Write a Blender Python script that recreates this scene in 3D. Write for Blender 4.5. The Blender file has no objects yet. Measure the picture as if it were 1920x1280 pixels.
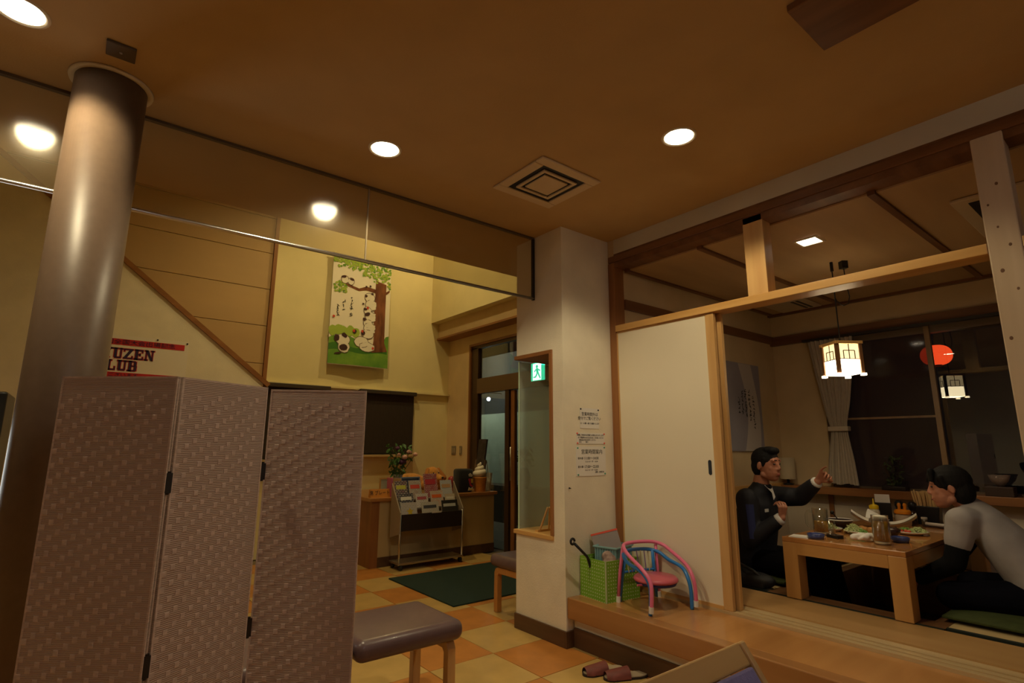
import bpy, bmesh, math, random
from mathutils import Vector, Matrix, Euler
random.seed(7)
SC = bpy.context.scene
COL = SC.collection
R = math.radians

# ------------------------------------------------------------------ camera
cam = bpy.data.cameras.new('camera')
cam.sensor_fit = 'HORIZONTAL'; cam.sensor_width = 36.0; cam.lens = 18.967
cam.clip_start = 0.02; cam.clip_end = 200
camo = bpy.data.objects.new('camera', cam); COL.objects.link(camo)
yaw, pitch, roll = R(38.326), R(11.016), R(0.230)
Fv = Vector((math.sin(yaw)*math.cos(pitch), math.cos(yaw)*math.cos(pitch), math.sin(pitch)))
Rv = Vector((math.cos(yaw), -math.sin(yaw), 0)); Uv = Rv.cross(Fv)
R2 = math.cos(roll)*Rv + math.sin(roll)*Uv; U2 = -math.sin(roll)*Rv + math.cos(roll)*Uv
M = Matrix((R2, U2, -Fv)).transposed().to_4x4(); M.translation = (0, 0, 1.255)
camo.matrix_world = M
SC.camera = camo

# ------------------------------------------------------------------ world (night) and exposure
w = bpy.data.worlds.new('night'); SC.world = w; w.use_nodes = True
w.node_tree.nodes['Background'].inputs[0].default_value = (0.010, 0.008, 0.008, 1)
w.node_tree.nodes['Background'].inputs[1].default_value = 0.25
SC.view_settings.view_transform = 'Standard'; SC.view_settings.look = 'None'
SC.view_settings.gamma = 1.0; SC.view_settings.exposure = -0.08
SC.view_settings.use_curve_mapping = False
WARM = (1.0, 0.83, 0.50); WARM2 = (1.0, 0.82, 0.52); COOL = (0.86, 0.92, 1.0)
SC.cycles.max_bounces = 7; SC.cycles.glossy_bounces = 3; SC.cycles.transmission_bounces = 4; SC.cycles.transparent_max_bounces = 12
SC.cycles.caustics_reflective = False; SC.cycles.caustics_refractive = False
SC.cycles.use_light_tree = False
DOWN = 18.0        # emission of the round ceiling downlights
VOID = 118.0       # watts of the spotlights high up in the lobby void
TUBE = 22.0         # emission of the kitchen tubes behind the camera

# ------------------------------------------------------------------ materials
MATS = {}
def mat(name, col, rough=.6, metal=0.0, noise=0.0, nscale=8.0, stretch=(1,1,1), bump=0.0, bscale=60.0,
        spec=.5, coat=0.0, emit=None, estr=0.0, col2=None, trans=0.0, ior=1.45, sheen=0.0):
    if name in MATS: return MATS[name]
    m = bpy.data.materials.new(name); m.use_nodes = True; nt = m.node_tree; N = nt.nodes; L = nt.links
    b = N['Principled BSDF']
    b.inputs['Base Color'].default_value = (*col, 1); b.inputs['Roughness'].default_value = rough
    b.inputs['Metallic'].default_value = metal; b.inputs['Specular IOR Level'].default_value = spec
    b.inputs['Coat Weight'].default_value = coat; b.inputs['IOR'].default_value = ior
    b.inputs['Transmission Weight'].default_value = trans
    b.inputs['Sheen Weight'].default_value = sheen
    if emit:
        b.inputs['Emission Color'].default_value = (*emit, 1); b.inputs['Emission Strength'].default_value = estr
    if noise or bump:
        tc = N.new('ShaderNodeTexCoord'); mp = N.new('ShaderNodeMapping'); mp.inputs['Scale'].default_value = stretch
        L.new(tc.outputs['Object'], mp.inputs['Vector'])
        if noise:
            n = N.new('ShaderNodeTexNoise'); n.inputs['Scale'].default_value = nscale; n.inputs['Detail'].default_value = 3
            L.new(mp.outputs[0], n.inputs['Vector'])
            c2 = col2 or tuple(c*(1-noise) for c in col); c1 = col if col2 else tuple(min(1, c*(1+noise*.6)) for c in col)
            r = N.new('ShaderNodeValToRGB'); r.color_ramp.elements[0].position = .3; r.color_ramp.elements[1].position = .7
            r.color_ramp.elements[0].color = (*c2, 1); r.color_ramp.elements[1].color = (*c1, 1)
            L.new(n.outputs['Fac'], r.inputs[0]); L.new(r.outputs[0], b.inputs['Base Color'])
        if bump:
            n2 = N.new('ShaderNodeTexNoise'); n2.inputs['Scale'].default_value = bscale; n2.inputs['Detail'].default_value = 2
            L.new(mp.outputs[0], n2.inputs['Vector'])
            bp = N.new('ShaderNodeBump'); bp.inputs['Strength'].default_value = bump; bp.inputs['Distance'].default_value = .004
            L.new(n2.outputs['Fac'], bp.inputs['Height']); L.new(bp.outputs[0], b.inputs['Normal'])
    MATS[name] = m; return m
def wood(name, c1, c2, axis='Y', rough=.4, scale=14, coat=0.0):
    s = {'X': (.09, 1, 1), 'Y': (1, .09, 1), 'Z': (1, 1, .09)}[axis]
    return mat(name, c1, rough, noise=.5, nscale=scale, stretch=s, col2=c2, bump=.08, bscale=scale*3, coat=coat)
def pane(name, tint=(.93, .97, .95), rough=0.0, haze=None, hz=0.0, ior=1.5, boost=1.0):
    """thin sheet of glass: clear, reflecting by the Fresnel law; haze adds a diffuse film (screen, frosting, painted reflections)"""
    if name in MATS: return MATS[name]
    m = bpy.data.materials.new(name); m.use_nodes = True; nt = m.node_tree; N = nt.nodes; L = nt.links
    N.remove(N['Principled BSDF']); out = N['Material Output']
    t = N.new('ShaderNodeBsdfTransparent'); t.inputs[0].default_value = (*tint, 1)
    g = N.new('ShaderNodeBsdfGlossy'); g.inputs['Roughness'].default_value = rough; g.inputs[0].default_value = (1, 1, 1, 1)
    f = N.new('ShaderNodeFresnel'); ge = N.new('ShaderNodeNewGeometry'); mr = N.new('ShaderNodeMapRange')
    mr.inputs['To Min'].default_value = ior; mr.inputs['To Max'].default_value = 1/ior
    L.new(ge.outputs['Backfacing'], mr.inputs['Value']); L.new(mr.outputs[0], f.inputs['IOR'])
    mu = N.new('ShaderNodeMath'); mu.operation = 'MULTIPLY'; mu.inputs[1].default_value = boost; mu.use_clamp = True
    L.new(f.outputs[0], mu.inputs[0])
    x = N.new('ShaderNodeMixShader'); L.new(mu.outputs[0], x.inputs[0]); L.new(t.outputs[0], x.inputs[1]); L.new(g.outputs[0], x.inputs[2])
    if haze:
        d = N.new('ShaderNodeBsdfDiffuse'); d.inputs[0].default_value = (*haze, 1)
        y = N.new('ShaderNodeMixShader'); y.inputs[0].default_value = hz
        L.new(x.outputs[0], y.inputs[1]); L.new(d.outputs[0], y.inputs[2]); L.new(y.outputs[0], out.inputs[0])
    else: L.new(x.outputs[0], out.inputs[0])
    MATS[name] = m; return m
def glow(name, col, s):
    if name in MATS: return MATS[name]
    m = bpy.data.materials.new(name); m.use_nodes = True; N = m.node_tree.nodes
    N.remove(N['Principled BSDF']); e = N.new('ShaderNodeEmission'); e.inputs[0].default_value = (*col, 1); e.inputs[1].default_value = s
    m.node_tree.links.new(e.outputs[0], N['Material Output'].inputs[0]); MATS[name] = m; return m

PLASTER = mat('cream_plaster', (.80, .73, .58), .85, noise=.07, nscale=5, bump=.25, bscale=120)
PAINT = mat('ceiling_paper', (.53, .36, .17), .9, noise=.06, nscale=3, bump=.2, bscale=150)
VOIDW = mat('void_wallpaper', (.74, .64, .34), .85, noise=.06, nscale=2.5, bump=.12, bscale=90)
OCHRE = mat('ochre_wall', (.62, .46, .26), .9, noise=.08, nscale=4, bump=.2, bscale=140)
BEAMW = mat('beam_paint', (.62, .56, .42), .75, noise=.05, nscale=4)
DARKWOOD_Y = wood('dark_wood_y', (.22, .095, .035), (.13, .05, .018), 'Y')
DARKWOOD_X = wood('dark_wood_x', (.22, .095, .035), (.13, .05, .018), 'X')
DARKWOOD_Z = wood('dark_wood_z', (.24, .105, .04), (.14, .055, .02), 'Z')
PINE_Y = wood('pine_y', (.68, .40, .14), (.55, .30, .09), 'Y', .35)
PINE_X = wood('pine_x', (.68, .40, .14), (.55, .30, .09), 'X', .35)
PINE_Z = wood('pine_z', (.68, .42, .17), (.55, .31, .11), 'Z', .4)
KNOT_Z = wood('cypress_post', (.66, .52, .36), (.50, .37, .24), 'Z', .5, 9)
STEP_X = wood('step_board', (.55, .27, .09), (.44, .20, .06), 'X', .28, 10, coat=.3)
STEP_Y = wood('step_nosing', (.42, .20, .07), (.33, .145, .045), 'Y', .3, 10, coat=.3)
TABLEW = wood('table_lacquer', (.52, .24, .07), (.42, .17, .045), 'X', .22, 9, coat=.5)
TRIMW_Y = wood('trim_wood_y', (.33, .14, .045), (.23, .09, .03), 'Y')
TRIMW_Z = wood('trim_wood_z', (.33, .14, .045), (.23, .09, .03), 'Z')
TRIMW_X = wood('trim_wood_x', (.33, .14, .045), (.23, .09, .03), 'X')
BASEB = wood('baseboard_wood', (.12, .060, .028), (.08, .038, .017), 'Y', .45)
METAL = mat('satin_metal', (.60, .58, .55), .3, 1.0)
DARKM = mat('dark_metal', (.05, .045, .04), .4, .8)
BLACK = mat('black_plastic', (.012, .012, .013), .35)
WHITEP = mat('white_plastic', (.75, .72, .66), .45)
CERAM = mat('white_ceramic', (.80, .76, .70), .2, coat=.4)
PAPER = mat('white_paper', (.78, .75, .70), .8)
INK = mat('black_ink', (.02, .018, .02), .7)
CLEAR = pane('clear_glass')

# ------------------------------------------------------------------ mesh helpers
class MB:
    def __init__(s): s.v = []; s.f = []
    def add(s, v, f):
        o = len(s.v); s.v += [Vector(p) for p in v]; s.f += [tuple(i+o for i in q) for q in f]; return s
    def box(s, a, b, m=None):
        x0, y0, z0 = a; x1, y1, z1 = b
        v = [(x0,y0,z0),(x1,y0,z0),(x1,y1,z0),(x0,y1,z0),(x0,y0,z1),(x1,y0,z1),(x1,y1,z1),(x0,y1,z1)]
        if m: v = [m @ Vector(p) for p in v]
        return s.add(v, [(0,3,2,1),(4,5,6,7),(0,1,5,4),(1,2,6,5),(2,3,7,6),(3,0,4,7)])
    def prism(s, poly, axis, lo, hi):
        n = len(poly)
        def p(q, t): return {'X': (t, q[0], q[1]), 'Y': (q[0], t, q[1]), 'Z': (q[0], q[1], t)}[axis]
        v = [p(q, lo) for q in poly] + [p(q, hi) for q in poly]
        return s.add(v, [tuple(range(n))[::-1], tuple(range(n, 2*n))] + [(i, (i+1) % n, n+(i+1) % n, n+i) for i in range(n)])
    def tube(s, pts, r, n=10, closed=False, caps=True):
        pts = [Vector(p) for p in pts]; k = len(pts)
        rs = r if isinstance(r, (list, tuple)) else [r]*k
        v = []; up = None
        for i, p in enumerate(pts):
            if closed: t = pts[(i+1) % k]-pts[i-1]
            else: t = pts[min(i+1, k-1)]-pts[max(i-1, 0)]
            t.normalize()
            if up is None: up = t.orthogonal().normalized()
            up = (up - t*up.dot(t)).normalized(); q = t.cross(up)
            v += [p + rs[i]*(math.cos(2*math.pi*j/n)*up + math.sin(2*math.pi*j/n)*q) for j in range(n)]
        f = []
        for i in range(k if closed else k-1):
            a = i*n; b = ((i+1) % k)*n
            f += [(a+j, a+(j+1) % n, b+(j+1) % n, b+j) for j in range(n)]
        if not closed and caps: f += [tuple(range(n))[::-1], tuple(range((k-1)*n, k*n))]
        return s.add(v, f)
    def lathe(s, prof, c=(0,0,0), n=24, m=None, cap=True):
        c = Vector(c); v = []
        for r, z in prof: v += [Vector((r*math.cos(2*math.pi*j/n), r*math.sin(2*math.pi*j/n), z)) for j in range(n)]
        if m: v = [m @ p for p in v]
        v = [p + c for p in v]; k = len(prof)
        f = [(i*n+j, i*n+(j+1) % n, (i+1)*n+(j+1) % n, (i+1)*n+j) for i in range(k-1) for j in range(n)]
        if cap: f += [tuple(range(n))[::-1], tuple(range((k-1)*n, k*n))]
        return s.add(v, f)
    def ball(s, c, r, n=12, m=None):
        rr = r if isinstance(r, (list, tuple)) else (r, r, r); c = Vector(c)
        k = n//2+1; v = []; f = []
        for i in range(1, k):
            th = math.pi*i/k
            for j in range(n):
                ph = 2*math.pi*j/n
                p = Vector((rr[0]*math.sin(th)*math.cos(ph), rr[1]*math.sin(th)*math.sin(ph), rr[2]*math.cos(th)))
                v.append((m @ p if m else p) + c)
        a = Vector((0, 0, rr[2])); b = Vector((0, 0, -rr[2]))
        v += [(m @ a if m else a)+c, (m @ b if m else b)+c]; T = len(v)-2; B = T+1
        for i in range(k-2): f += [(i*n+j, (i+1)*n+j, (i+1)*n+(j+1) % n, i*n+(j+1) % n) for j in range(n)]
        f += [(T, j, (j+1) % n) for j in range(n)] + [(B, (k-2)*n+(j+1) % n, (k-2)*n+j) for j in range(n)]
        return s.add(v, f)
    def cap(s, p0, r0, p1, r1, n=12):
        """tapered capsule"""
        p0 = Vector(p0); p1 = Vector(p1); t = (p1-p0)
        if t.length < 1e-6: return s.ball(p0, r0, n)
        t.normalize(); pts = []; rs = []
        for a in (-80, -55, -28): pts.append(p0 + t*r0*math.sin(R(a))); rs.append(r0*math.cos(R(a)))
        pts.append(p0); rs.append(r0); pts.append(p1); rs.append(r1)
        for a in (28, 55, 80): pts.append(p1 + t*r1*math.sin(R(a))); rs.append(r1*math.cos(R(a)))
        return s.tube(pts, rs, n)
    def loft(s, rings, n=24):
        """rings: (centre, side half width, depth half width); the section stands square to the path"""
        C = [Vector(r[0]) for r in rings]; k = len(C); v = []
        for i in range(k):
            t = (C[min(i+1, k-1)]-C[max(i-1, 0)]).normalized(); sd = Vector((1, 0, 0)); sd = (sd-t*sd.dot(t)).normalized(); dp = t.cross(sd)
            v += [C[i]+sd*rings[i][1]*math.cos(2*math.pi*j/n)+dp*rings[i][2]*math.sin(2*math.pi*j/n) for j in range(n)]
        f = [(i*n+j, i*n+(j+1) % n, (i+1)*n+(j+1) % n, (i+1)*n+j) for i in range(k-1) for j in range(n)]
        return s.add(v, f+[tuple(range(n))[::-1], tuple(range((k-1)*n, k*n))])
    def grid(s, fn, nu, nv):
        v = [fn(i/nu, j/nv) for i in range(nu+1) for j in range(nv+1)]
        return s.add(v, [(i*(nv+1)+j, (i+1)*(nv+1)+j, (i+1)*(nv+1)+j+1, i*(nv+1)+j+1) for i in range(nu) for j in range(nv)])
WM = {}
def W(o): return WM.get(o.name, Matrix.Identity(4)) if o else Matrix.Identity(4)
def link_mesh(name, me, material, parent, smooth, local):
    if smooth:
        for p in me.polygons: p.use_smooth = True
    if material is not None and not me.materials: me.materials.append(material)
    o = bpy.data.objects.new(name, me); COL.objects.link(o)
    if parent:
        o.parent = parent; WM[o.name] = W(parent)
    return o
def build(mb, name, material, parent=None, smooth=False, bevel=0.0, local=False, seg=2):
    """world coordinates unless local; a top-level mesh gets its origin at its base"""
    v = mb.v
    org = None
    if parent and not local:
        inv = W(parent).inverted(); v = [inv @ p for p in v]
    elif not parent and not local:
        lo = Vector([min(p[i] for p in v) for i in range(3)]); hi = Vector([max(p[i] for p in v) for i in range(3)])
        org = Vector(((lo.x+hi.x)/2, (lo.y+hi.y)/2, lo.z)); v = [p-org for p in v]
    me = bpy.data.meshes.new(name); me.from_pydata([tuple(p) for p in v], [], mb.f); me.update()
    bm = bmesh.new(); bm.from_mesh(me); bmesh.ops.recalc_face_normals(bm, faces=bm.faces)
    if bevel:
        es = [e for e in bm.edges if len(e.link_faces) == 2 and e.calc_face_angle() > R(30)]
        bmesh.ops.bevel(bm, geom=es, offset=bevel, segments=seg, profile=.5, affect='EDGES', clamp_overlap=True)
    bm.to_mesh(me); bm.free()
    o = link_mesh(name, me, material, parent, smooth, local)
    if org is not None: o.location = org; WM[o.name] = Matrix.Translation(org)
    return o
def thing(name, label, cat, loc=(0,0,0), rz=0.0, group=None):
    o = bpy.data.objects.new(name, None); COL.objects.link(o); o.empty_display_size = .05
    o.location = loc; o.rotation_euler = (0, 0, rz)
    WM[o.name] = Matrix.Translation(Vector(loc)) @ Matrix.Rotation(rz, 4, 'Z')
    return tag(o, label, cat, group)
def tag(o, label, cat, group=None):
    o['label'] = label; o['category'] = cat
    if group: o['group'] = group
    return o
def struct(o, label=None):
    o['kind'] = 'structure'
    if label: o['label'] = label
    return o
def part(parent, name, material, fn, smooth=False, bevel=0.0, local=True):
    mb = MB(); fn(mb); return build(mb, name, material, parent, smooth, bevel, local)
def solid(name, material, fn, label, cat, group=None, smooth=False, bevel=0.0):
    mb = MB(); fn(mb); return tag(build(mb, name, material, None, smooth, bevel), label, cat, group)
def organic(mb, name, material, parent, voxel, smooth=4, local=False):
    """closed shapes fused into one continuous skin"""
    v = mb.v
    if parent and not local: inv = W(parent).inverted(); v = [inv @ p for p in v]
    me = bpy.data.meshes.new('t'); me.from_pydata([tuple(p) for p in v], [], mb.f); me.update()
    bm = bmesh.new(); bm.from_mesh(me); bmesh.ops.recalc_face_normals(bm, faces=bm.faces); bm.to_mesh(me); bm.free()
    t = bpy.data.objects.new('t', me); COL.objects.link(t)
    r = t.modifiers.new('r', 'REMESH'); r.mode = 'VOXEL'; r.voxel_size = voxel
    s = t.modifiers.new('s', 'SMOOTH'); s.factor = .5; s.iterations = smooth
    bpy.context.view_layer.update()
    dg = bpy.context.evaluated_depsgraph_get()
    out = bpy.data.meshes.new_from_object(t.evaluated_get(dg)); out.name = name
    bpy.data.objects.remove(t); bpy.data.meshes.remove(me)
    return link_mesh(name, out, material, parent, True, local)
def text(parent, name, body, size, m4, material, align='CENTER', depth=.0006, world=True, xs=1.0):
    """flat lettering as a mesh; m4 places the text plane in the world"""
    cu = bpy.data.curves.new('t', 'FONT'); cu.body = body; cu.size = size; cu.align_x = align; cu.align_y = 'CENTER'
    cu.extrude = depth; cu.resolution_u = 2
    t = bpy.data.objects.new('t', cu); COL.objects.link(t); bpy.context.view_layer.update()
    me = bpy.data.meshes.new_from_object(t.evaluated_get(bpy.context.evaluated_depsgraph_get())); me.name = name
    bpy.data.objects.remove(t); bpy.data.curves.remove(cu)
    me.materials.clear()
    mm = (W(parent).inverted() if world else Matrix.Identity(4)) @ m4 @ Matrix.Diagonal((xs, 1, 1, 1))
    me.transform(mm)
    return link_mesh(name, me, material, parent, False, True)
def face_Y(x, y, z):   # plane facing -Y, text runs along +X
    return Matrix.Translation((x, y, z)) @ Matrix.Rotation(R(90), 4, 'X')
def face_X(x, y, z):   # plane facing -X, text runs along -Y
    return Matrix.Translation((x, y, z)) @ Matrix.Rotation(R(-90), 4, 'Z') @ Matrix.Rotation(R(90), 4, 'X')
def clone(root, loc, rz=0.0, label=None, group=None):
    r = root.copy(); COL.objects.link(r); r.location = loc; r.rotation_euler = (0, 0, rz)
    if label: r['label'] = label
    if group: r['group'] = group
    for ch in list(root.children):
        c = ch.copy(); COL.objects.link(c); c.parent = r
        for g in list(ch.children):
            d = g.copy(); COL.objects.link(d); d.parent = c
    return r
def arc(c, r, a0, a1, n, plane='XZ'):
    out = []
    for i in range(n+1):
        a = R(a0+(a1-a0)*i/n); u, v = r*math.cos(a), r*math.sin(a)
        out.append({'XZ': (c[0]+u, c[1], c[2]+v), 'YZ': (c[0], c[1]+u, c[2]+v), 'XY': (c[0]+u, c[1]+v, c[2])}[plane])
    return out

# ================================================================== STRUCTURE
HC = 2.845                      # main ceiling
XP, YP = 2.585, 2.70            # near corner of the plastered pillar
XW, YT = 5.55, 2.65             # tatami room: window wall and scroll wall
ZT = .33; ZTC = 2.608           # tatami floor and ceiling
YF = 6.80                       # far lobby wall
# ---- lobby floor of 45 cm chequered tiles
fl = struct(build(MB().box((-3, -2.6, -.10), (4.3, 6.95, -.012)), 'floor', mat('grout', (.20, .15, .09), .8)))
ORANGE = mat('orange_tile', (.50, .20, .045), .34, noise=.14, nscale=7)
CREAM = mat('cream_tile', (.52, .34, .115), .34, noise=.12, nscale=6)
T = .45; tx0, ty0 = 2.176, 2.927
tm = {}
def tile_mesh(k):
    if k not in tm:
        me = bpy.data.meshes.new('tile'); bm = bmesh.new(); bmesh.ops.create_cube(bm, size=1)
        for v in bm.verts: v.co = Vector((v.co.x*(T-.004), v.co.y*(T-.004), v.co.z*.012))
        bmesh.ops.bevel(bm, geom=bm.edges, offset=.0012, segments=1, affect='EDGES')
        bm.to_mesh(me); bm.free(); me.materials.append(ORANGE if k else CREAM); tm[k] = me
    return tm[k]
far = MB(); far2 = MB()
for i in range(-11, 5):
    for j in range(-13, 9):
        x = tx0+T*i; y = ty0+T*j
        k = (i+j) % 2 == 1
        cx, cy = x+T/2, y+T/2
        if cx+T/2 > 4.25 or cx-T/2 < -2.99 or cy+T/2 > 6.82 or cy-T/2 < -2.59: continue
        if i >= -5 and j >= -6:
            o = bpy.data.objects.new('tile', tile_mesh(k)); COL.objects.link(o); o.parent = fl
            o.location = Vector((cx, cy, -.006)) - fl.location
        else: (far if k else far2).box((x+.002, y+.002, -.012), (x+T-.002, y+T-.002, 0))
for b, m, n in ((far, ORANGE, 'orange_tile_field'), (far2, CREAM, 'cream_tile_field')):
    o = build(b, n, m, fl); o['kind'] = 'stuff'
# ---- ceiling of the main room, with round holes for the downlights left as flush cans below it
cl = struct(build(MB().box((-3, -2.6, HC), (3.2, 2.75, HC+.2)).box((-3, 2.75, HC), (4.3, 3.85, HC+.2)), 'ceiling', PAINT))
# ---- walls
def wall(name, m, fn): 
    mb = MB(); fn(mb); return struct(build(mb, name, m))
wall('wall_left', PLASTER, lambda b: b.box((-3.12, -2.6, 0), (-3, 6.95, 5)))
wall('wall_rear', PLASTER, lambda b: b.box((-3.12, -2.72, 0), (5.7, -2.6, 3.1)))
wb = wall('wall_back', VOIDW, lambda b: b.box((-3, YF, 0), (4.3, YF+.15, 5)))
wall('wall_void', VOIDW, lambda b: b.box((-3, 3.75, HC+.2), (4.3, 3.85, 5)))
wall('ceiling_void', PAINT, lambda b: b.box((-3.1, 3.75, 5), (4.4, 6.95, 5.1)))
# right hand side of the lobby void: bright upper wall, darker band, lower wall with the entrance
wall('wall_upper_right', VOIDW, lambda b: b.box((3.865, 3.85, 3.027), (4.3, YF, 5)))
wall('wall_band_right', OCHRE, lambda b: b.box((3.991, 3.85, 2.81), (4.3, YF, 3.027)))
struct(build(MB().box((3.965, 3.85, 2.785), (4.3, YF, 2.81)), 'trim_1', TRIMW_Y))
wall('wall_right', mat('lobby_cream', (.74, .57, .33), .88, noise=.06, nscale=4, bump=.2, bscale=140), lambda b: b.box((4.18, 6.22, 0), (4.3, YF, 2.785)).box((4.18, 3.85, 2.64), (4.3, 6.22, 2.785))
     .box((4.18, 2.75, 0), (4.3, 4.0, HC)))
# ---- brown boards left of the banner, under a stair that runs up to the left
BOARD = mat('brown_panel', (.50, .33, .15), .55, noise=.08, nscale=3, stretch=(.3, 1, 1))
for k in range(7):
    z0 = 1.751+.455*k
    build(MB().box((-2.98, YF-.014, z0+.004), (1.612, YF, min(4.99, z0+.451))), 'panel', BOARD, wb, bevel=.002)
struct(build(MB().box((1.612, YF-.04, 1.96), (1.655, YF, 5)), 'trim_2', TRIMW_Z))
YS = 6.66
wall('wall_stair', PLASTER, lambda b: b.prism([(-2.99, 0), (1.60, 0), (1.60, 1.955), (-2.24, 5.0), (-2.99, 5.0)], 'Y', YS, YF-.02))

L_ = math.hypot(3.84, 3.045); dx, dz = -3.84/L_, 3.045/L_; nx, nz = dz, -dx
q = [(1.645, 1.92), (1.645+dx*4.93, 1.92+dz*4.93), (1.645+dx*4.93+nx*.05, 1.92+dz*4.93+nz*.05), (1.645+nx*.05, 1.92+nz*.05)]
struct(build(MB().prism(q, 'Y', YS-.02, YF-.016), 'trim_3', TRIMW_X))
# ledge along the far wall on which the blind cassettes sit
struct(build(MB().box((1.66, YF-.05, 1.975), (4.18, YF, 2.0)), 'trim_4', VOIDW))
# ---- pillar with a glazed niche
def pil(b):
    b.box((XP+.008, YP+.008, 0), (3.10, 3.22, .645)); b.box((XP+.008, YP+.008, 1.935), (3.10, 3.22, HC))
    b.box((XP+.008, YP+.008, .645), (3.10, 2.835, 1.935)); b.box((3.02, 2.835, .645), (3.10, 3.22, 1.935))
wall('wall_pillar', PLASTER, pil)
struct(build(MB().box((XP-.006, YP-.006, 0), (3.10, YP+.008, .10)).box((XP-.006, YP+.008, 0), (XP+.008, 3.226, .10)), 'baseboard_pillar', BASEB, bevel=.003))
nf = thing('display_niche', 'wood framed glazed niche cut into the end of the plaster pillar', 'niche', (2.78, 3.0, .64))
part(nf, 'sill', PINE_Y, lambda b: b.box((XP-.008, 2.815, .637), (3.02, 3.235, .665)), local=False, bevel=.002)
part(nf, 'frame_post', TRIMW_Z, lambda b: b.box((XP-.006, 2.812, .665), (XP+.05, 2.838, 1.912)), local=False, bevel=.002)
part(nf, 'frame_head', TRIMW_Y, lambda b: b.box((XP-.006, 2.812, 1.912), (3.02, 3.235, 1.94)), local=False, bevel=.002)
part(nf, 'pane', pane('niche_glass', (.88, .97, .92), .02, (.55, .59, .49), .36, boost=1.6), lambda b: b.box((XP+.03, 3.212, .665), (3.02, 3.218, 1.90)), local=False)  # diffuse film in the pane stands in for reflections of the lit surroundings
part(nf, 'pane_edge', mat('glass_edge', (.55, .72, .50), .3), lambda b: b.box((XP+.024, 3.211, .665), (XP+.030, 3.219, 1.90)), local=False)
# ---- tatami room shell
wall('wall_tatami_left', OCHRE, lambda b: b.box((3.10, YT, 0), (5.7, 2.75, 3.0)))
def winwall(b):
    b.box((XW, -2.6, 0), (XW+.15, YT, .86)); b.box((XW, -2.6, 2.28), (XW+.15, YT, 3.0)); b.box((XW, 2.20, .86), (XW+.15, YT, 2.28)); b.box((XW, -2.6, .86), (XW+.15, -1.2, 2.28))
wall('wall_window', OCHRE, winwall)
tc_ = struct(build(MB().box((3.10, -2.6, ZTC+.012), (5.7, YT, ZTC+.12)), 'ceiling_tatami', DARKWOOD_X))
CEILB = mat('ceiling_board', (.50, .33, .17), .6, noise=.12, nscale=5, stretch=(.15, 1, 1))
ys = [2.61, 1.97, .925, -.12, -1.165, -2.2]
for a, b_ in zip(ys[:-1], ys[1:]):
    build(MB().box((3.22, b_+.02, ZTC+.002), (5.53, a-.02, ZTC+.014)), 'board', CEILB, tc_)
for i, y in enumerate(ys):
    struct(build(MB().box((3.2, y-.018, ZTC-.012), (5.53, y+.018, ZTC+.012)), 'trim_5' if i == 0 else 'trim_%d' % (5+i), DARKWOOD_X))
struct(build(MB().box((5.50, -2.6, ZTC-.02), (XW, YT, ZTC+.012)), 'trim_11', DARKWOOD_Y))
struct(build(MB().box((3.2, YT-.022, 2.30), (XW, YT, 2.38)), 'trim_12', DARKWOOD_X, bevel=.003))
struct(build(MB().box((XW-.05, -2.6, 2.28), (XW, YT, 2.37)), 'trim_13', DARKWOOD_Y, bevel=.003))
# wainscot: pale boards under a wooden rail, stiles between
WAINS = mat('wainscot_board', (.66, .56, .42), .8, noise=.05, nscale=4)
struct(build(MB().box((3.2, YT-.012, ZT), (XW, YT, .84)), 'wall_wainscot_left', WAINS))
struct(build(MB().box((XW-.012, -2.6, ZT), (XW, YT, .83)), 'wall_wainscot_window', WAINS))
struct(build(MB().box((3.2, YT-.045, .84), (XW, YT, .92)), 'trim_14', PINE_X, bevel=.004))
struct(build(MB().box((XW-.17, -2.6, .84), (XW, YT-.045, .905)), 'trim_15', TRIMW_Y, bevel=.004))
for i, y in enumerate((2.225, 1.2, .2, -.8)):
    struct(build(MB().box((XW-.03, y-.02, ZT), (XW-.012, y+.02, .84)), 'trim_%d' % (16+i), TRIMW_Z))
# ---- window: hazy screened sash on the left, clear pane on the right
wi = thing('window_1', 'x', 'window', (5.56, .5, .9)); del wi['label']; del wi['category']; struct(wi)
FR = mat('bronze_frame', (.16, .11, .07), .45, .3)
part(wi, 'frame', FR, lambda b: b.box((5.56, -1.2, .86), (5.64, 2.2, .92)).box((5.56, -1.2, 2.22), (5.64, 2.2, 2.28)).box((5.56, 2.15, .92), (5.64, 2.2, 2.22)).box((5.56, -1.2, .92), (5.64, -1.15, 2.22)), local=False)
part(wi, 'mullion', wood('mullion_wood', (.34, .22, .11), (.25, .15, .07), 'Z'), lambda b: b.box((5.535, 1.315, .905), (5.575, 1.352, 2.28)), local=False)
part(wi, 'glazing_bar', wood('mullion_wood', (.34, .22, .11), (.25, .15, .07), 'Z'), lambda b: b.box((5.55, 1.352, 1.508), (5.575, 2.15, 1.526)), local=False)
HZ = pane('screened_glass', (.55, .48, .50), .05, (.10, .072, .075), .40)
part(wi, 'pane', HZ, lambda b: b.box((5.562, 1.352, 1.526), (5.567, 2.15, 2.22)), local=False)
part(wi, 'pane', HZ, lambda b: b.box((5.562, 1.352, .92), (5.567, 2.15, 1.508)), local=False)
part(wi, 'pane', pane('night_glass', (.85, .88, .86), 0, boost=1.4), lambda b: b.box((5.585, -1.15, .92), (5.59, 1.315, 2.22)), local=False)
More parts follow.
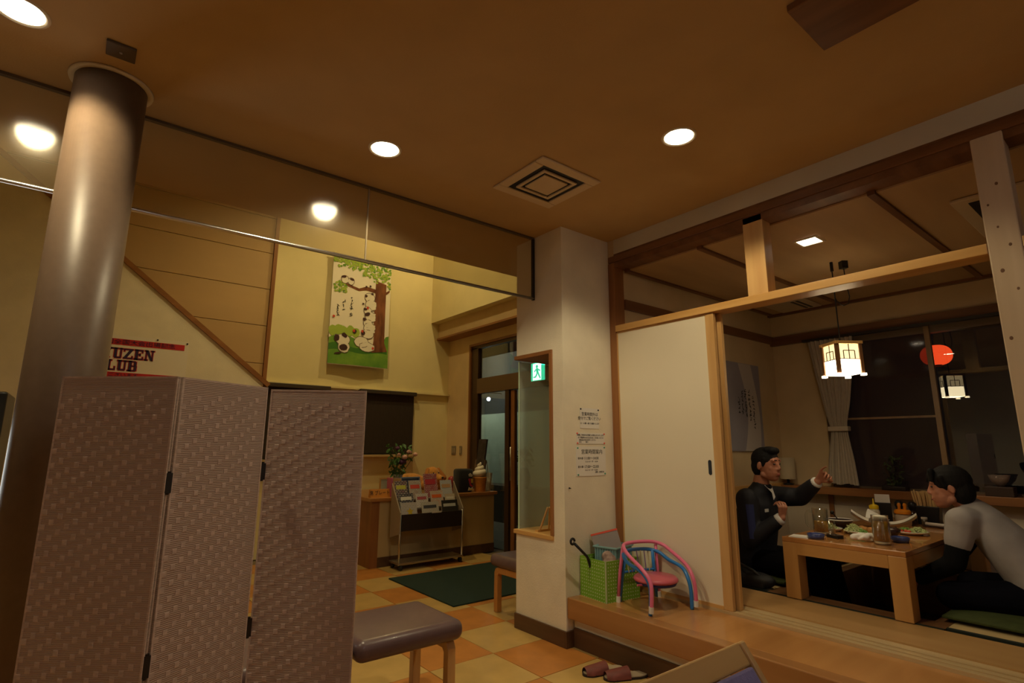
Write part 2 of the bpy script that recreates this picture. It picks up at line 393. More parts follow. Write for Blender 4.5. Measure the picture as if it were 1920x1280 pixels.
# ---- partition: beam, frieze posts, rail, jambs
struct(build(MB().box((3.101, -2.6, 2.712), (3.20, 2.706, HC)), 'wall_beam', BEAMW))
struct(build(MB().box((3.088, -2.6, 2.662), (3.212, 2.698, 2.711)), 'trim_20', DARKWOOD_Y, bevel=.003))
struct(build(MB().box((3.085, .477, 2.108), (3.215, 2.644, 2.157)), 'trim_21', PINE_Y, bevel=.004))
struct(build(MB().box((3.085, -2.6, 2.108), (3.215, .361, 2.157)), 'trim_27', PINE_Y, bevel=.004))
struct(build(MB().box((3.094, 2.645, .31), (3.205, YP+.007, 2.661)), 'trim_22', TRIMW_Z, bevel=.004))
struct(build(MB().box((3.10, 1.475, 2.157), (3.20, 1.60, 2.662)), 'trim_23', PINE_Z, bevel=.004))
post = struct(build(MB().box((3.085, .362, .30), (3.20, .476, 2.662)), 'trim_24', KNOT_Z, bevel=.005))
KN = mat('knot', (.16, .08, .04), .6)
for y, z, r in ((.40, 2.13, .008), (.44, 2.02, .010), (.40, 1.93, .007), (.45, 1.72, .009), (.41, 2.42, .008), (.45, 2.33, .006), (.39, 1.6, .008), (.43, 2.22, .006)):
    build(MB().ball((3.0852, y, z), (.0012, r*.8, r), 8), 'knot', KN, post)
# ---- step, sill and tatami floor
st = struct(build(MB().box((2.69, -2.6, .262), (3.10, YP, .30)), 'floor_step', STEP_X, bevel=.003))
struct(build(MB().box((2.60, -2.6, .176), (2.69, YP+.005, .302)), 'trim_25', STEP_Y, bevel=.006))
struct(build(MB().box((2.66, -2.6, 0), (2.72, YP, .262)), 'wall_riser', PLASTER))
struct(build(MB().box((2.645, -2.6, 0), (2.66, YP-.008, .115)), 'baseboard_riser', BASEB))
sg = MB().box((3.10, -2.6, .20), (3.27, 2.65, .308)).box((3.10, -2.6, .308), (3.135, 2.65, .318)).box((3.155, -2.6, .308), (3.19, 2.65, .318)).box((3.21, -2.6, .308), (3.27, 2.65, .318))
struct(build(sg, 'trim_26', wood('sill_wood', (.62, .46, .25), (.50, .35, .17), 'Y', .25), bevel=.001))
struct(build(MB().box((3.27, -2.6, .15), (3.65, YT, ZT-.004)), 'floor_board', wood('tan_board', (.50, .30, .12), (.43, .245, .09), 'Y', .45, 6)))
STRAW = mat('tatami_straw', (.52, .38, .18), .8, noise=.1, nscale=30, stretch=(6, .2, 1), bump=.5, bscale=90)
BORDER = mat('tatami_border', (.012, .018, .013), .8)
tf = struct(build(MB().box((3.65, -2.6, -.1), (5.55, YT, -.0)), 'floor_tatami', BORDER))
PX0, PX1, PY0, PY1 = 3.79, 5.25, 1.06, 1.86       # sunken leg well under the table
for x0, x1, y0, y1 in ((3.68, 4.6, -.80, .985), (4.63, 5.54, -.80, .985), (3.68, 4.6, -2.58, -.815), (4.63, 5.54, -2.58, -.815), (3.68, 4.6, 1.93, 2.63), (4.63, 5.54, 1.93, 2.63), (5.30, 5.54, .985, 1.93)):
    mt = build(MB().box((x0, y0, .02), (x1, y1, ZT)), 'tatami_mat', STRAW, tf, bevel=.003)
    build(MB().box((x0-.001, y0, ZT-.03), (x0+.028, y1, ZT+.0015)), 'cloth_border', BORDER, mt)
    build(MB().box((x1-.028, y0, ZT-.03), (x1+.001, y1, ZT+.0015)), 'cloth_border', BORDER, mt)
WELL = wood('well_frame', (.20, .10, .04), (.14, .06, .025), 'Y', .4)
build(MB().box((3.65, .985, .02), (3.66, 1.93, ZT+.002)), 'cloth_border', BORDER, tf)
build(MB().box((3.66, .985, .02), (PX0, 1.93, ZT)), 'well_kerb', WELL, tf)
build(MB().box((PX1, .985, .02), (5.30, 1.93, ZT)), 'well_kerb', WELL, tf)
build(MB().box((PX0, .985, .02), (PX1, PY0, ZT)), 'well_kerb', WELL, tf)
build(MB().box((PX0, PY1, .02), (PX1, 1.93, ZT)), 'well_kerb', WELL, tf)
build(MB().box((PX0, PY0, 0), (PX1, PY1, .02)), 'well_carpet', mat('well_carpet', (.03, .022, .016), .95), tf)
# ---- outside
struct(build(MB().box((5.7, -12, -.3), (30, 14, -.2)), 'ground_outside', mat('asphalt', (.05, .05, .055), .9, noise=.2)))
struct(build(MB().box((5.7, -2.6, 2.62), (7.4, 2.7, 2.70)), 'ceiling_eave', mat('eave', (.10, .07, .05), .8)))

# ================================================================== DOORS
def sliding_door(n, x, y0, y1):
    d = thing('door_%d' % n, 'x', 'door', (x, (y0+y1)/2, .318)); del d['label']; del d['category']; struct(d)
    part(d, 'stile', PINE_Z, lambda b: b.box((x, y0, .318), (x+.03, y0+.06, 2.106)), local=False, bevel=.003)
    part(d, 'stile', PINE_Z, lambda b: b.box((x, y1-.012, .318), (x+.03, y1, 2.106)), local=False)
    part(d, 'bottom_rail', PINE_Y, lambda b: b.box((x, y0+.06, .318), (x+.03, y1-.012, .338)), local=False)
    part(d, 'top_rail', PINE_Y, lambda b: b.box((x, y0+.06, 2.098), (x+.03, y1-.012, 2.106)), local=False)
    part(d, 'panel', mat('door_paper', (.80, .72, .56), .55, noise=.03, nscale=2), lambda b: b.box((x+.004, y0+.06, .338), (x+.026, y1-.012, 2.098)), local=False)
    return d
d1 = sliding_door(1, 3.10, 1.842, 2.648)
def slot(b):
    n = 10; zs = [(1.178-.012, 0, 180), (1.087+.012, 180, 360)]
    pts = [(1.934+.011*math.cos(R(a)), zc+.012*math.sin(R(a))) for zc, a0, a1 in zs for a in [a0+(a1-a0)*i/n for i in range(n+1)]]
    b.prism(pts, 'X', 3.1015, 3.1042)
pl = part(d1, 'finger_pull', BLACK, slot, local=False)
pl['label'] = 'black slot finger pull'
sliding_door(2, 3.155, 1.825, 2.60)

# ---- entrance: bronze framed glass front with a fixed side light behind the counter
e = thing('door_3', 'x', 'door', (4.22, 5.2, 0)); del e['label']; del e['category']; struct(e)
FRD = mat('entrance_frame', (.075, .040, .020), .4, .2)
part(e, 'casing', TRIMW_Z, lambda b: b.box((4.165, 6.205, 0), (4.26, 6.24, 2.655)), local=False)
part(e, 'casing', TRIMW_Y, lambda b: b.box((4.165, 4.0, 2.625), (4.26, 6.205, 2.655)), local=False)
part(e, 'jamb', FRD, lambda b: b.box((4.19, 6.05, 0), (4.26, 6.205, 2.60)), local=False)
part(e, 'head_rail', FRD, lambda b: b.box((4.19, 4.0, 2.585), (4.26, 6.205, 2.625)), local=False)
part(e, 'transom_bar', mat('transom', (.15, .09, .045), .45), lambda b: b.box((4.175, 4.0, 1.96), (4.26, 6.05, 2.16)), local=False)
part(e, 'mullion', FRD, lambda b: b.box((4.19, 5.36, 0), (4.26, 5.44, 1.96)), local=False)
part(e, 'door_stile', TRIMW_Z, lambda b: b.box((4.20, 5.26, 0), (4.245, 5.33, 1.95)), local=False)
part(e, 'door_stile', TRIMW_Z, lambda b: b.box((4.20, 4.02, 0), (4.245, 4.10, 1.95)), local=False)
part(e, 'bottom_rail', FRD, lambda b: b.box((4.20, 4.10, 0), (4.245, 5.26, .16)), local=False)
part(e, 'pull_handle', METAL, lambda b: b.tube([(4.165, 5.29, .85), (4.165, 5.29, 1.25)], .009, 8), smooth=True, local=False)
GE = pane('entrance_glass', (.80, .86, .84), .0, boost=1.2)
part(e, 'pane', GE, lambda b: b.box((4.22, 5.44, .02), (4.226, 6.05, 1.96)), local=False)
part(e, 'pane', GE, lambda b: b.box((4.22, 4.10, .16), (4.226, 5.26, 1.95)), local=False)
part(e, 'pane', GE, lambda b: b.box((4.22, 4.0, 2.16), (4.226, 6.05, 2.585)), local=False)
# vestibule outside the glass
struct(build(MB().box((4.3, 2.8, -.2), (6.6, 10.5, 0)), 'floor_vestibule', mat('vestibule_tile', (.25, .2, .15), .6)))
wall('wall_vestibule', mat('vestibule_wall', (.50, .55, .43), .8, noise=.06), lambda b: b.box((6.1, 5.6, .60), (6.2, 10.5, 1.86)))
wall('wall_vestibule_low', mat('vestibule_low', (.10, .07, .045), .7), lambda b: b.box((5.75, 5.6, 0), (6.2, 10.5, .60)))
wall('wall_vestibule_end', mat('vestibule_end', (.05, .045, .04), .8), lambda b: b.box((6.2, 5.6, 1.86), (6.3, 10.5, 3)).box((4.3, 10.4, 0), (6.3, 10.5, 3)))
vl = thing('porch_light', 'small bluish white globe lamp glowing beyond the entrance glass', 'lamp', (5.9, 8.16, 2.12))
part(vl, 'globe', glow('porch_glow', (.55, .62, 1.0), 14), lambda b: b.ball((0, 0, 0), .035, 12), smooth=True)
part(vl, 'bracket', DARKM, lambda b: b.tube([(0, 0, .03), (0, 0, .12), (.3, 0, .12)], .008, 6))
ld = bpy.data.lights.new('porch', 'AREA'); ld.energy = 26; ld.color = (1.0, 1.0, .80); ld.size = .6
lo = bpy.data.objects.new('porch_lamp_light', ld); COL.objects.link(lo); lo.parent = vl; lo.location = (-.55, .2, .80); lo.rotation_euler = (0, R(-48), 0)
part(vl, 'lamp_hood', DARKM, lambda b: b.box((-.75, -.15, .86), (-.35, .55, .90)))
pv = thing('potted_plant', 'tall dark vase of green leaves beyond the entrance glass', 'plant', (5.6, 6.75, .60))
part(pv, 'vase', mat('brown_vase', (.07, .045, .03), .3), lambda b: b.lathe([(.04, 0), (.085, .08), (.10, .18), (.06, .30), (.045, .33)]), smooth=True)
def leaves(b, n, R0, h0, h1, s, seed):
    rn = random.Random(seed)
    for _ in range(n):
        a = rn.uniform(0, 6.28); r = R0*math.sqrt(rn.random()); z = rn.uniform(h0, h1)
        m = Euler((rn.uniform(-1.2, 1.2), rn.uniform(-1.2, 1.2), a)).to_matrix().to_4x4()
        c = Vector((r*math.cos(a), r*math.sin(a), z)); l = s*rn.uniform(.7, 1.3)
        pts = [(-l, 0, 0), (-.3*l, .42*l, .05*l), (.5*l, .3*l, .02*l), (l, 0, -.05*l), (.5*l, -.3*l, .02*l), (-.3*l, -.42*l, .05*l)]
        b.add([m @ Vector(p) + c for p in pts], [(0, 1, 2, 3, 4, 5)])
LEAF = mat('green_leaf', (.06, .16, .035), .5, noise=.3, nscale=12)
part(pv, 'foliage', LEAF, lambda b: leaves(b, 60, .13, .33, .62, .05, 3))
part(pv, 'stem', mat('stem', (.10, .12, .05), .7), lambda b: [b.tube([(0, 0, .3), (.03*k, .02*k, .45), (.05*k, -.03*k, .62)], .006, 5) for k in (-1, 0, 1.3)])

# ================================================================== CEILING FIXTURES
RIM = mat('lamp_rim', (.72, .62, .45), .4)
def downlight(loc, label, r=.075):
    t = thing('ceiling_downlight', label, 'ceiling lamp', loc, 0, 'round ceiling downlights')
    part(t, 'trim_ring', RIM, lambda b: b.lathe([(r, .0), (r+.006, -.006), (r+.014, -.004), (r+.016, .002), (r, .004)], n=32), smooth=True)
    part(t, 'lens', glow('downlight_glow', (1.0, .86, .60), DOWN), lambda b: b.lathe([(.001, -.0015), (r-.002, -.0015), (r-.002, .001), (.001, .001)], n=32))
    s = bpy.data.lights.new('downlight', 'SPOT'); s.energy = 62; s.color = WARM; s.spot_size = R(142); s.spot_blend = .3; s.shadow_soft_size = .07
    so = bpy.data.objects.new('downlight_beam', s); COL.objects.link(so); so.parent = t; so.location = (0, 0, -.012)
    return t
downlight((1.122, 2.543, HC), 'glowing round downlight in the ceiling above the woven screen, left of the air vent')
downlight((2.268, 1.471, HC), 'glowing round downlight in the ceiling near the sliding door beam, right of the air vent')
downlight((-.363, 2.507, HC), 'glowing round downlight in the ceiling beside the beige column, at the picture corner')
def cassette(loc, sx, sy, label, z):
    t = thing('ceiling_air_vent', label, 'air vent', (loc[0], loc[1], z))
    sh = mat('vent_cover', (.66, .52, .34), .5)
    def fr(b):
        o = (sx, sy); i = (sx-.065, sy-.065)
        b.box((-o[0], -o[1], -.014), (o[0], -i[1], 0)).box((-o[0], i[1], -.014), (o[0], o[1], 0)).box((-o[0], -i[1], -.014), (-i[0], i[1], 0)).box((i[0], -i[1], -.014), (o[0], i[1], 0))
    part(t, 'outer_frame', sh, fr, bevel=.006)
    part(t, 'dark_slot', BLACK, lambda b: b.box((-sx+.06, -sy+.06, -.003), (sx-.06, sy-.06, -.001)))
    def fr2(b):
        o = (sx-.102, sy-.102); i = (sx-.122, sy-.122)
        b.box((-o[0], -o[1], -.016), (o[0], -i[1], -.005)).box((-o[0], i[1], -.016), (o[0], o[1], -.005)).box((-o[0], -i[1], -.016), (-i[0], i[1], -.005)).box((i[0], -i[1], -.016), (o[0], i[1], -.005))
    part(t, 'inner_frame', sh, fr2, bevel=.002)
    part(t, 'centre_plate', sh, lambda b: b.box((-sx+.142, -sy+.142, -.016), (sx-.142, sy-.142, -.005)), bevel=.003)
    return t
cassette((2.07, 2.285), .235, .235, 'square ceiling air vent with a double dark slot between the two downlights', HC)
ac2 = thing('ceiling_air_unit', 'pale ceiling air unit with a dark louvre next to the knotty post', 'air unit', (4.05, .40, ZTC))
part(ac2, 'cover', mat('ac_cover', (.58, .46, .30), .5), lambda b: b.box((-.40, -.30, -.02), (.38, .29, 0)), bevel=.006)
part(ac2, 'louvre', BLACK, lambda b: b.box((-.34, .13, -.024), (.30, .22, -.019)))
part(ac2, 'louvre', BLACK, lambda b: b.box((-.34, -.23, -.024), (.30, -.14, -.019)))
ac3 = thing('ceiling_air_unit', 'pale ceiling air unit in the far corner above the hanging scroll', 'air unit', (5.17, 2.26, ZTC))
part(ac3, 'cover', mat('ac_cover', (.58, .46, .30), .5), lambda b: b.box((-.27, -.17, -.018), (.27, .2, 0)), bevel=.006)
for y in (-.11, -.065): part(ac3, 'louvre', BLACK, lambda b, y=y: b.box((-.10, y, -.022), (.22, y+.022, -.017)))
solid('ceiling_panel', DARKWOOD_Y, lambda b: b.box((1.842, -.1, HC-.03), (2.156, .718, HC)), 'dark brown wooden board fixed to the ceiling at the top edge of the picture', 'panel', bevel=.004)
dt = thing('ceiling_plate', 'small dark square plate on the ceiling beside the top of the column', 'plate', (-.054, 2.525, HC))
part(dt, 'plate', mat('dark_plate', (.10, .07, .045), .5), lambda b: b.box((-.05, -.05, -.012), (.05, .05, 0)), bevel=.003)
part(dt, 'screw', METAL, lambda b: b.lathe([(.006, -.015), (.007, -.012)], n=8))
# tatami ceiling square downlight
sd = thing('square_downlight', 'small glowing square downlight in the tatami room ceiling', 'ceiling lamp', (3.66, 1.44, ZTC))
part(sd, 'frame', RIM, lambda b: b.box((-.075, -.075, -.008), (.075, -.06, .0)).box((-.075, .06, -.008), (.075, .075, 0)).box((-.075, -.06, -.008), (-.06, .06, 0)).box((.06, -.06, -.008), (.075, .06, 0)))
part(sd, 'lens', glow('square_glow', (1.0, .86, .62), 14), lambda b: b.box((-.06, -.06, -.004), (.06, .06, 0)))
s = bpy.data.lights.new('square_downlight', 'SPOT'); s.energy = 10; s.color = WARM; s.spot_size = R(120); s.spot_blend = .6; s.shadow_soft_size = .05
so = bpy.data.objects.new('square_downlight_beam', s); COL.objects.link(so); so.parent = sd; so.location = (0, 0, -.02)
# kitchen tubes behind the camera (their cool light falls on the screen and the column)
kt = thing('tube_lamp', 'white fluorescent tube fixture on the ceiling behind the photographer', 'ceiling lamp', (.9, -1.7, HC))
part(kt, 'housing', WHITEP, lambda b: b.box((-.65, -.10, -.05), (.65, .10, 0)), bevel=.005)
for y in (-.05, .05): part(kt, 'tube', glow('tube_glow', (.88, .93, 1.0), TUBE), lambda b, y=y: b.tube([(-.6, y, -.07), (.6, y, -.07)], .016, 10), smooth=True)
# spots high in the lobby void
for i, (x, y, pw) in enumerate(((3.40, 5.60, .85), (1.9, 5.1, 1.1))):
    t = thing('void_spotlight', ('round spotlight high over the entrance end of the lobby', 'round spotlight high over the middle of the lobby')[i], 'ceiling lamp', (x, y, 5.0), 0, 'spotlights over the lobby void')
    part(t, 'trim_ring', RIM, lambda b: b.lathe([(.06, 0), (.085, -.012), (.09, 0)], n=24), smooth=True)
    part(t, 'lens', glow('void_glow', (1.0, .80, .45), 8), lambda b: b.lathe([(.001, -.006), (.06, -.006), (.06, -.003), (.001, -.003)], n=24))
    s = bpy.data.lights.new('void_spot', 'SPOT'); s.energy = VOID*pw; s.color = (1.0, .77, .35); s.spot_size = R(150 if i == 0 else 138); s.spot_blend = .5 if i == 0 else .9; s.shadow_soft_size = .05
    so = bpy.data.objects.new('void_spot_beam', s); COL.objects.link(so); so.parent = t; so.location = (0, 0, -.03)

# ---- glass smoke barrier hanging from the ceiling
YB = 3.009
sb = thing('smoke_barrier', 'clear glass smoke barrier hanging from the ceiling with a metal bottom rail', 'glass barrier', (.2, YB, 2.35))
GB = pane('barrier_glass', (.90, .88, .80), .11, (.40, .30, .17), .10, boost=1.1)
part(sb, 'pane', GB, lambda b: b.box((-2.98, YB-.003, 2.365), (1.233, YB+.003, HC-.012)), local=False)
part(sb, 'pane', GB, lambda b: b.box((1.239, YB-.003, 2.365), (2.572, YB+.003, HC-.012)), local=False)
part(sb, 'joint_strip', mat('joint_seal', (.30, .24, .16), .4, .4), lambda b: b.box((1.232, YB-.005, 2.365), (1.240, YB+.005, HC-.012)), local=False)
part(sb, 'top_channel', mat('channel_bronze', (.14, .10, .06), .5, .3), lambda b: b.box((-2.98, YB-.012, HC-.014), (2.585, YB+.012, HC)), local=False)
part(sb, 'bottom_rail', METAL, lambda b: b.tube([(-2.98, YB, 2.357), (2.585, YB, 2.357)], .011, 10), local=False, smooth=True)
part(sb, 'end_strip', DARKM, lambda b: b.box((2.571, YB-.010, 2.345), (2.590, YB+.010, HC-.012)), local=False)

# ---- round column
cx, cy = -.072, 2.822
co = thing('column', 'smooth round beige column with a collar at the ceiling', 'column', (cx, cy, 0))
part(co, 'shaft', mat('column_lacquer', (.14, .092, .062), .42, noise=.08, nscale=30), lambda b: b.lathe([(.134, 0), (.134, HC)], n=64), smooth=True)
part(co, 'collar', RIM, lambda b: b.lathe([(.139, HC-.010), (.155, HC-.012), (.158, HC-.002), (.139, HC-.001)], n=64), smooth=True)

# ---- exit sign above the entrance
ex = thing('exit_sign', 'lit green and white exit sign seen through the niche glass', 'sign', (4.08, 4.66, 2.00))
EG = glow('exit_green', (.04, .75, .40), 2.6); EWH = glow('exit_white', (.85, 1.0, .92), 5.0)
part(ex, 'case', WHITEP, lambda b: b.box((-.012, -.125, -.005), (.07, .125, .215)), bevel=.004)
part(ex, 'green_face', EG, lambda b: b.box((-.016, -.118, .002), (-.012, .118, .208)))
part(ex, 'white_door', EWH, lambda b: b.box((-.0175, -.06, .008), (-.016, .085, .200)))
def runner(b):
    x = (-.0195, -.0176)
    b.prism([(.012+.019*math.cos(R(a)), .165+.019*math.sin(R(a))) for a in range(0, 360, 30)], 'X', *x)
    b.prism([(.03, .145), (-.005, .145), (-.02, .085), (.018, .08)], 'X', *x)
    b.prism([(-.02, .088), (-.055, .03), (-.04, .02), (.0, .08)], 'X', *x)
    b.prism([(.02, .085), (.04, .055), (.075, .05), (.075, .034), (.03, .038), (.0, .08)], 'X', *x)
    b.prism([(.025, .143), (.06, .115), (.055, .1), (.02, .128)], 'X', *x)
    b.prism([(-.005, .143), (-.045, .12), (-.04, .105), (-.005, .125)], 'X', *x)
part(ex, 'running_figure', EG, runner)

# ---- black cooler with a lit window, half hidden by the column
ck = thing('drinks_cooler', 'black upright cabinet with a lit white window behind the column at the left edge', 'cabinet', (-.62, 4.05, 0))
part(ck, 'body', BLACK, lambda b: b.box((-.30, -.15, 0), (.30, .3, 1.53)), bevel=.01)
part(ck, 'lit_window', glow('cooler_glow', (.95, 1.0, .96), 5), lambda b: b.box((-.24, -.154, .75), (.285, -.15, 1.30)))
part(ck, 'handle', METAL, lambda b: b.tube([(-.27, -.18, .8), (-.27, -.18, 1.2)], .01, 8), smooth=True)

# ================================================================== LOBBY FURNITURE
# ---- woven folding screen
zs = 1.47; k_ = (zs-1.255)/.245
pts = [(-.071, 2.566), (.263, 2.284), (.273, 2.296), (.619, 2.483), (.645, 2.549), (1.003, 2.335)]
pts = [(a*k_, b*k_) for a, b in pts]
pts[1] = (pts[1][0]-.004, pts[1][1]+.003); pts[2] = (pts[2][0]+.004, pts[2][1]+.002); pts[4] = (pts[4][0]+.003, pts[4][1])
fs = thing('folding_screen', 'three panel woven beige folding screen standing in front of the column', 'screen', (.40, 2.1, 0))
FIB = mat('woven_fibre', (.66, .52, .45), .85, noise=.18, nscale=45, stretch=(1, 1, 3))
def fibre_base():
    m = bpy.data.materials.new('woven_base'); m.use_nodes = True; N = m.node_tree.nodes; L = m.node_tree.links; b = N['Principled BSDF']
    b.inputs['Roughness'].default_value = .9
    tc = N.new('ShaderNodeTexCoord'); wv = N.new('ShaderNodeTexWave'); wv.bands_direction = 'Z'; wv.inputs['Scale'].default_value = 55; wv.inputs['Distortion'].default_value = 1.4; wv.inputs['Detail'].default_value = 2
    L.new(tc.outputs['Object'], wv.inputs['Vector'])
    r = N.new('ShaderNodeValToRGB'); r.color_ramp.elements[0].color = (.50, .375, .31, 1); r.color_ramp.elements[1].color = (.62, .485, .42, 1)
    L.new(wv.outputs['Fac'], r.inputs[0]); L.new(r.outputs[0], b.inputs['Base Color'])
    bp = N.new('ShaderNodeBump'); bp.inputs['Strength'].default_value = .6; bp.inputs['Distance'].default_value = .004
    L.new(wv.outputs['Fac'], bp.inputs['Height']); L.new(bp.outputs[0], b.inputs['Normal']); return m
FB = fibre_base()
for q in range(3):
    a = Vector((*pts[2*q], 0)); b_ = Vector((*pts[2*q+1], 0)); d = (b_-a); wd = d.length; d.normalize(); n = Vector((d.y, -d.x, 0))  # towards the camera
    mm = Matrix(((d.x, n.x, 0, a.x), (d.y, n.y, 0, a.y), (0, 0, 1, 0), (0, 0, 0, 1)))
    mb = MB().box((0, -.014, .02), (wd, 0, zs), mm)
    po = build(mb, 'panel', FB, fs, bevel=.004)
    wv = MB(); rn = random.Random(q)
    pc = .0255; pr = .046
    for ci in range(int((wd-.01)/pc)):
        for ri in range(int((zs-.06)/pr)):
            z = .04+ri*pr+(ci*.0165) % pr+rn.uniform(-.0015, .0015); x = .012+ci*pc+rn.uniform(-.001, .001)
            if z > zs-.03: continue
            hh = .0105; ww = .0085; t = .0014
            for sgn, y0 in ((1, 0), (-1, -.014)):
                v = [(x-ww, y0-.001*sgn, z-hh), (x+ww, y0-.001*sgn, z-hh), (x+ww, y0-.001*sgn, z+hh), (x-ww, y0-.001*sgn, z+hh),
                     (x-ww*.8, y0+t*sgn, z-hh*.6), (x+ww*.8, y0+t*sgn, z-hh*.6), (x+ww*.8, y0+t*sgn, z+hh*.6), (x-ww*.8, y0+t*sgn, z+hh*.6)]
                wv.add([mm @ Vector(p) for p in v], [(4, 5, 6, 7), (0, 1, 5, 4), (1, 2, 6, 5), (2, 3, 7, 6), (3, 0, 4, 7)])
    wo = build(wv, 'woven_strips', FIB, po); wo['kind'] = 'stuff'
    bd = MB()
    for x0, x1, z0, z1 in ((0, .006, .02, zs), (wd-.006, wd, .02, zs), (0, wd, zs-.006, zs+.001), (0, wd, .018, .03)): bd.box((x0, -.015, z0), (x1, .001, z1), mm)
    build(bd, 'edge_binding', FIB, po)
for (p, q_), zz in (((pts[1], pts[2]), (1.14, .62)), ((pts[3], pts[4]), (1.16, .62))):
    for z in zz:
        c = Vector(((p[0]+q_[0])/2, (p[1]+q_[1])/2+.004, z))
        build(MB().tube([c-Vector((0, 0, .035)), c+Vector((0, 0, .035))], .006, 8).box(c-Vector((.010, .007, .03)), c+Vector((.010, .004, .03))), 'hinge', DARKM, fs)
# ---- benches
VINYL = mat('mauve_vinyl', (.125, .078, .082), .33, noise=.1, nscale=25, bump=.12, bscale=160, coat=.15)
def bench(x0, x1, y0, y1, ncush, label, wm):
    t = thing('bench', label, 'bench', ((x0+x1)/2, (y0+y1)/2, 0), 0, 'mauve cushioned benches')
    ww = (x1-x0)/ncush; zt = .425
    for i in range(ncush):
        a, b_ = x0+ww*i+.004, x0+ww*(i+1)-.004
        mb = MB().box((a, y0, zt-.095), (b_, y1, zt))
        build(mb, 'cushion', VINYL, t, True, .042, seg=5)
    for x in (x0+.03, x1-.075):
        pr = [(y0+.04, 0), (y0+.04, .26)] + [(y0+.04+.05-.05*math.cos(R(a)), .26+.05*math.sin(R(a))) for a in (20, 45, 70)] + [(y0+.09, .32), (y1-.09, .32)] + [(y1-.09+.05*math.sin(R(a)), .26+.06*math.cos(R(a))) for a in (20, 45, 70)] + [(y1-.04, .26), (y1-.04, 0)]
        inn = [(y1-.085, 0), (y1-.085, .25), (y1-.10, .285), (y0+.10, .285), (y0+.085, .25), (y0+.085, 0)]
        for nm, sel in (('leg', [(y0+.04, 0), (y0+.085, 0), (y0+.085, .27), (y0+.10, .285), (y0+.09, .33), (y0+.06, .32), (y0+.043, .29)]),
                        ('leg', [(y1-.04, 0), (y1-.085, 0), (y1-.085, .27), (y1-.10, .285), (y1-.09, .33), (y1-.06, .32), (y1-.043, .29)]),
                        ('seat_rail', [(y0+.09, .285), (y1-.09, .285), (y1-.09, .331), (y0+.09, .331)])):
            build(MB().prism(sel, 'X', x, x+.045), nm, wm, t, bevel=.004)
    return t
bench(.48, 1.60, 2.375, 2.84, 2, 'mauve vinyl bench with two cushions right behind the woven screen', PINE_Z)
bench(2.66, 3.78, 3.24, 3.66, 2, 'mauve vinyl bench half hidden behind the plaster pillar', wood('honey_wood', (.55, .26, .07), (.45, .2, .05), 'Z', .35))
# ---- door mat
solid('door_mat', mat('green_mat', (.012, .032, .024), .95, noise=.4, nscale=160, bump=.8, bscale=300), lambda b: b.box((2.50, 3.90, 0), (4.05, 5.06, .012)), 'dark green rectangular door mat on the chequered tiles', 'mat', bevel=.003)
# ---- counter
CW = mat('counter_board', (.52, .38, .19), .5, noise=.12, nscale=6, stretch=(1, 1, .15))
ct = thing('counter', 'long light wood counter with a brown top along the far lobby wall', 'counter', (3.35, 6.1, 0))
part(ct, 'body', CW, lambda b: b.box((2.62, 5.60, .10), (4.15, 6.78, .672)), local=False)
part(ct, 'worktop', wood('counter_top', (.42, .19, .06), (.33, .14, .04), 'X', .3, coat=.3), lambda b: b.box((2.50, 5.555, .672), (4.175, 6.78, .71)), local=False, bevel=.006)
part(ct, 'end_panel', TRIMW_Z, lambda b: b.box((2.53, 5.59, 0), (2.62, 6.78, .672)), local=False)
part(ct, 'plinth', BASEB, lambda b: b.box((2.62, 5.59, 0), (4.15, 6.78, .10)), local=False)

# ---- windows with dark roller blinds on the far wall
for n, (x0, x1, z0, lab) in enumerate(((1.67, 2.41, 1.10, 'dark brown roller blind on the far wall, mostly hidden by the woven screen'),
                                       (2.80, 3.62, 1.15, 'dark brown roller blind pulled down behind the flower vase'))):
    t = thing('roller_blind', lab, 'blind', ((x0+x1)/2, 6.74, z0))
    part(t, 'cassette', mat('blind_case', (.05, .035, .022), .5), lambda b: b.box((x0, 6.70, 1.935), (x1, 6.79, 1.985)), local=False, bevel=.006)
    part(t, 'fabric', mat('blind_fabric', (.035, .022, .014), .85, noise=.15, nscale=60, stretch=(1, 1, .2)), lambda b: b.box((x0+.02, 6.752, z0+.012), (x1-.02, 6.756, 1.94)), local=False)
    part(t, 'bottom_bar', DARKM, lambda b: b.box((x0+.02, 6.746, z0), (x1-.02, 6.762, z0+.014)), local=False)
    wn = thing('window_%d' % (n+2), 'x', 'window', ((x0+x1)/2, 6.79, z0-.03)); del wn['label']; del wn['category']; struct(wn)
    part(wn, 'sill', wood('sill_pale', (.62, .45, .22), (.52, .36, .16), 'X'), lambda b: b.box((x0, 6.70, z0-.035), (x1+.02, 6.80, z0-.005)), local=False, bevel=.003)
    part(wn, 'pane', mat('night_pane', (.01, .01, .012), .1), lambda b: b.box((x0+.02, 6.785, z0), (x1-.02, 6.795, 1.93)), local=False)

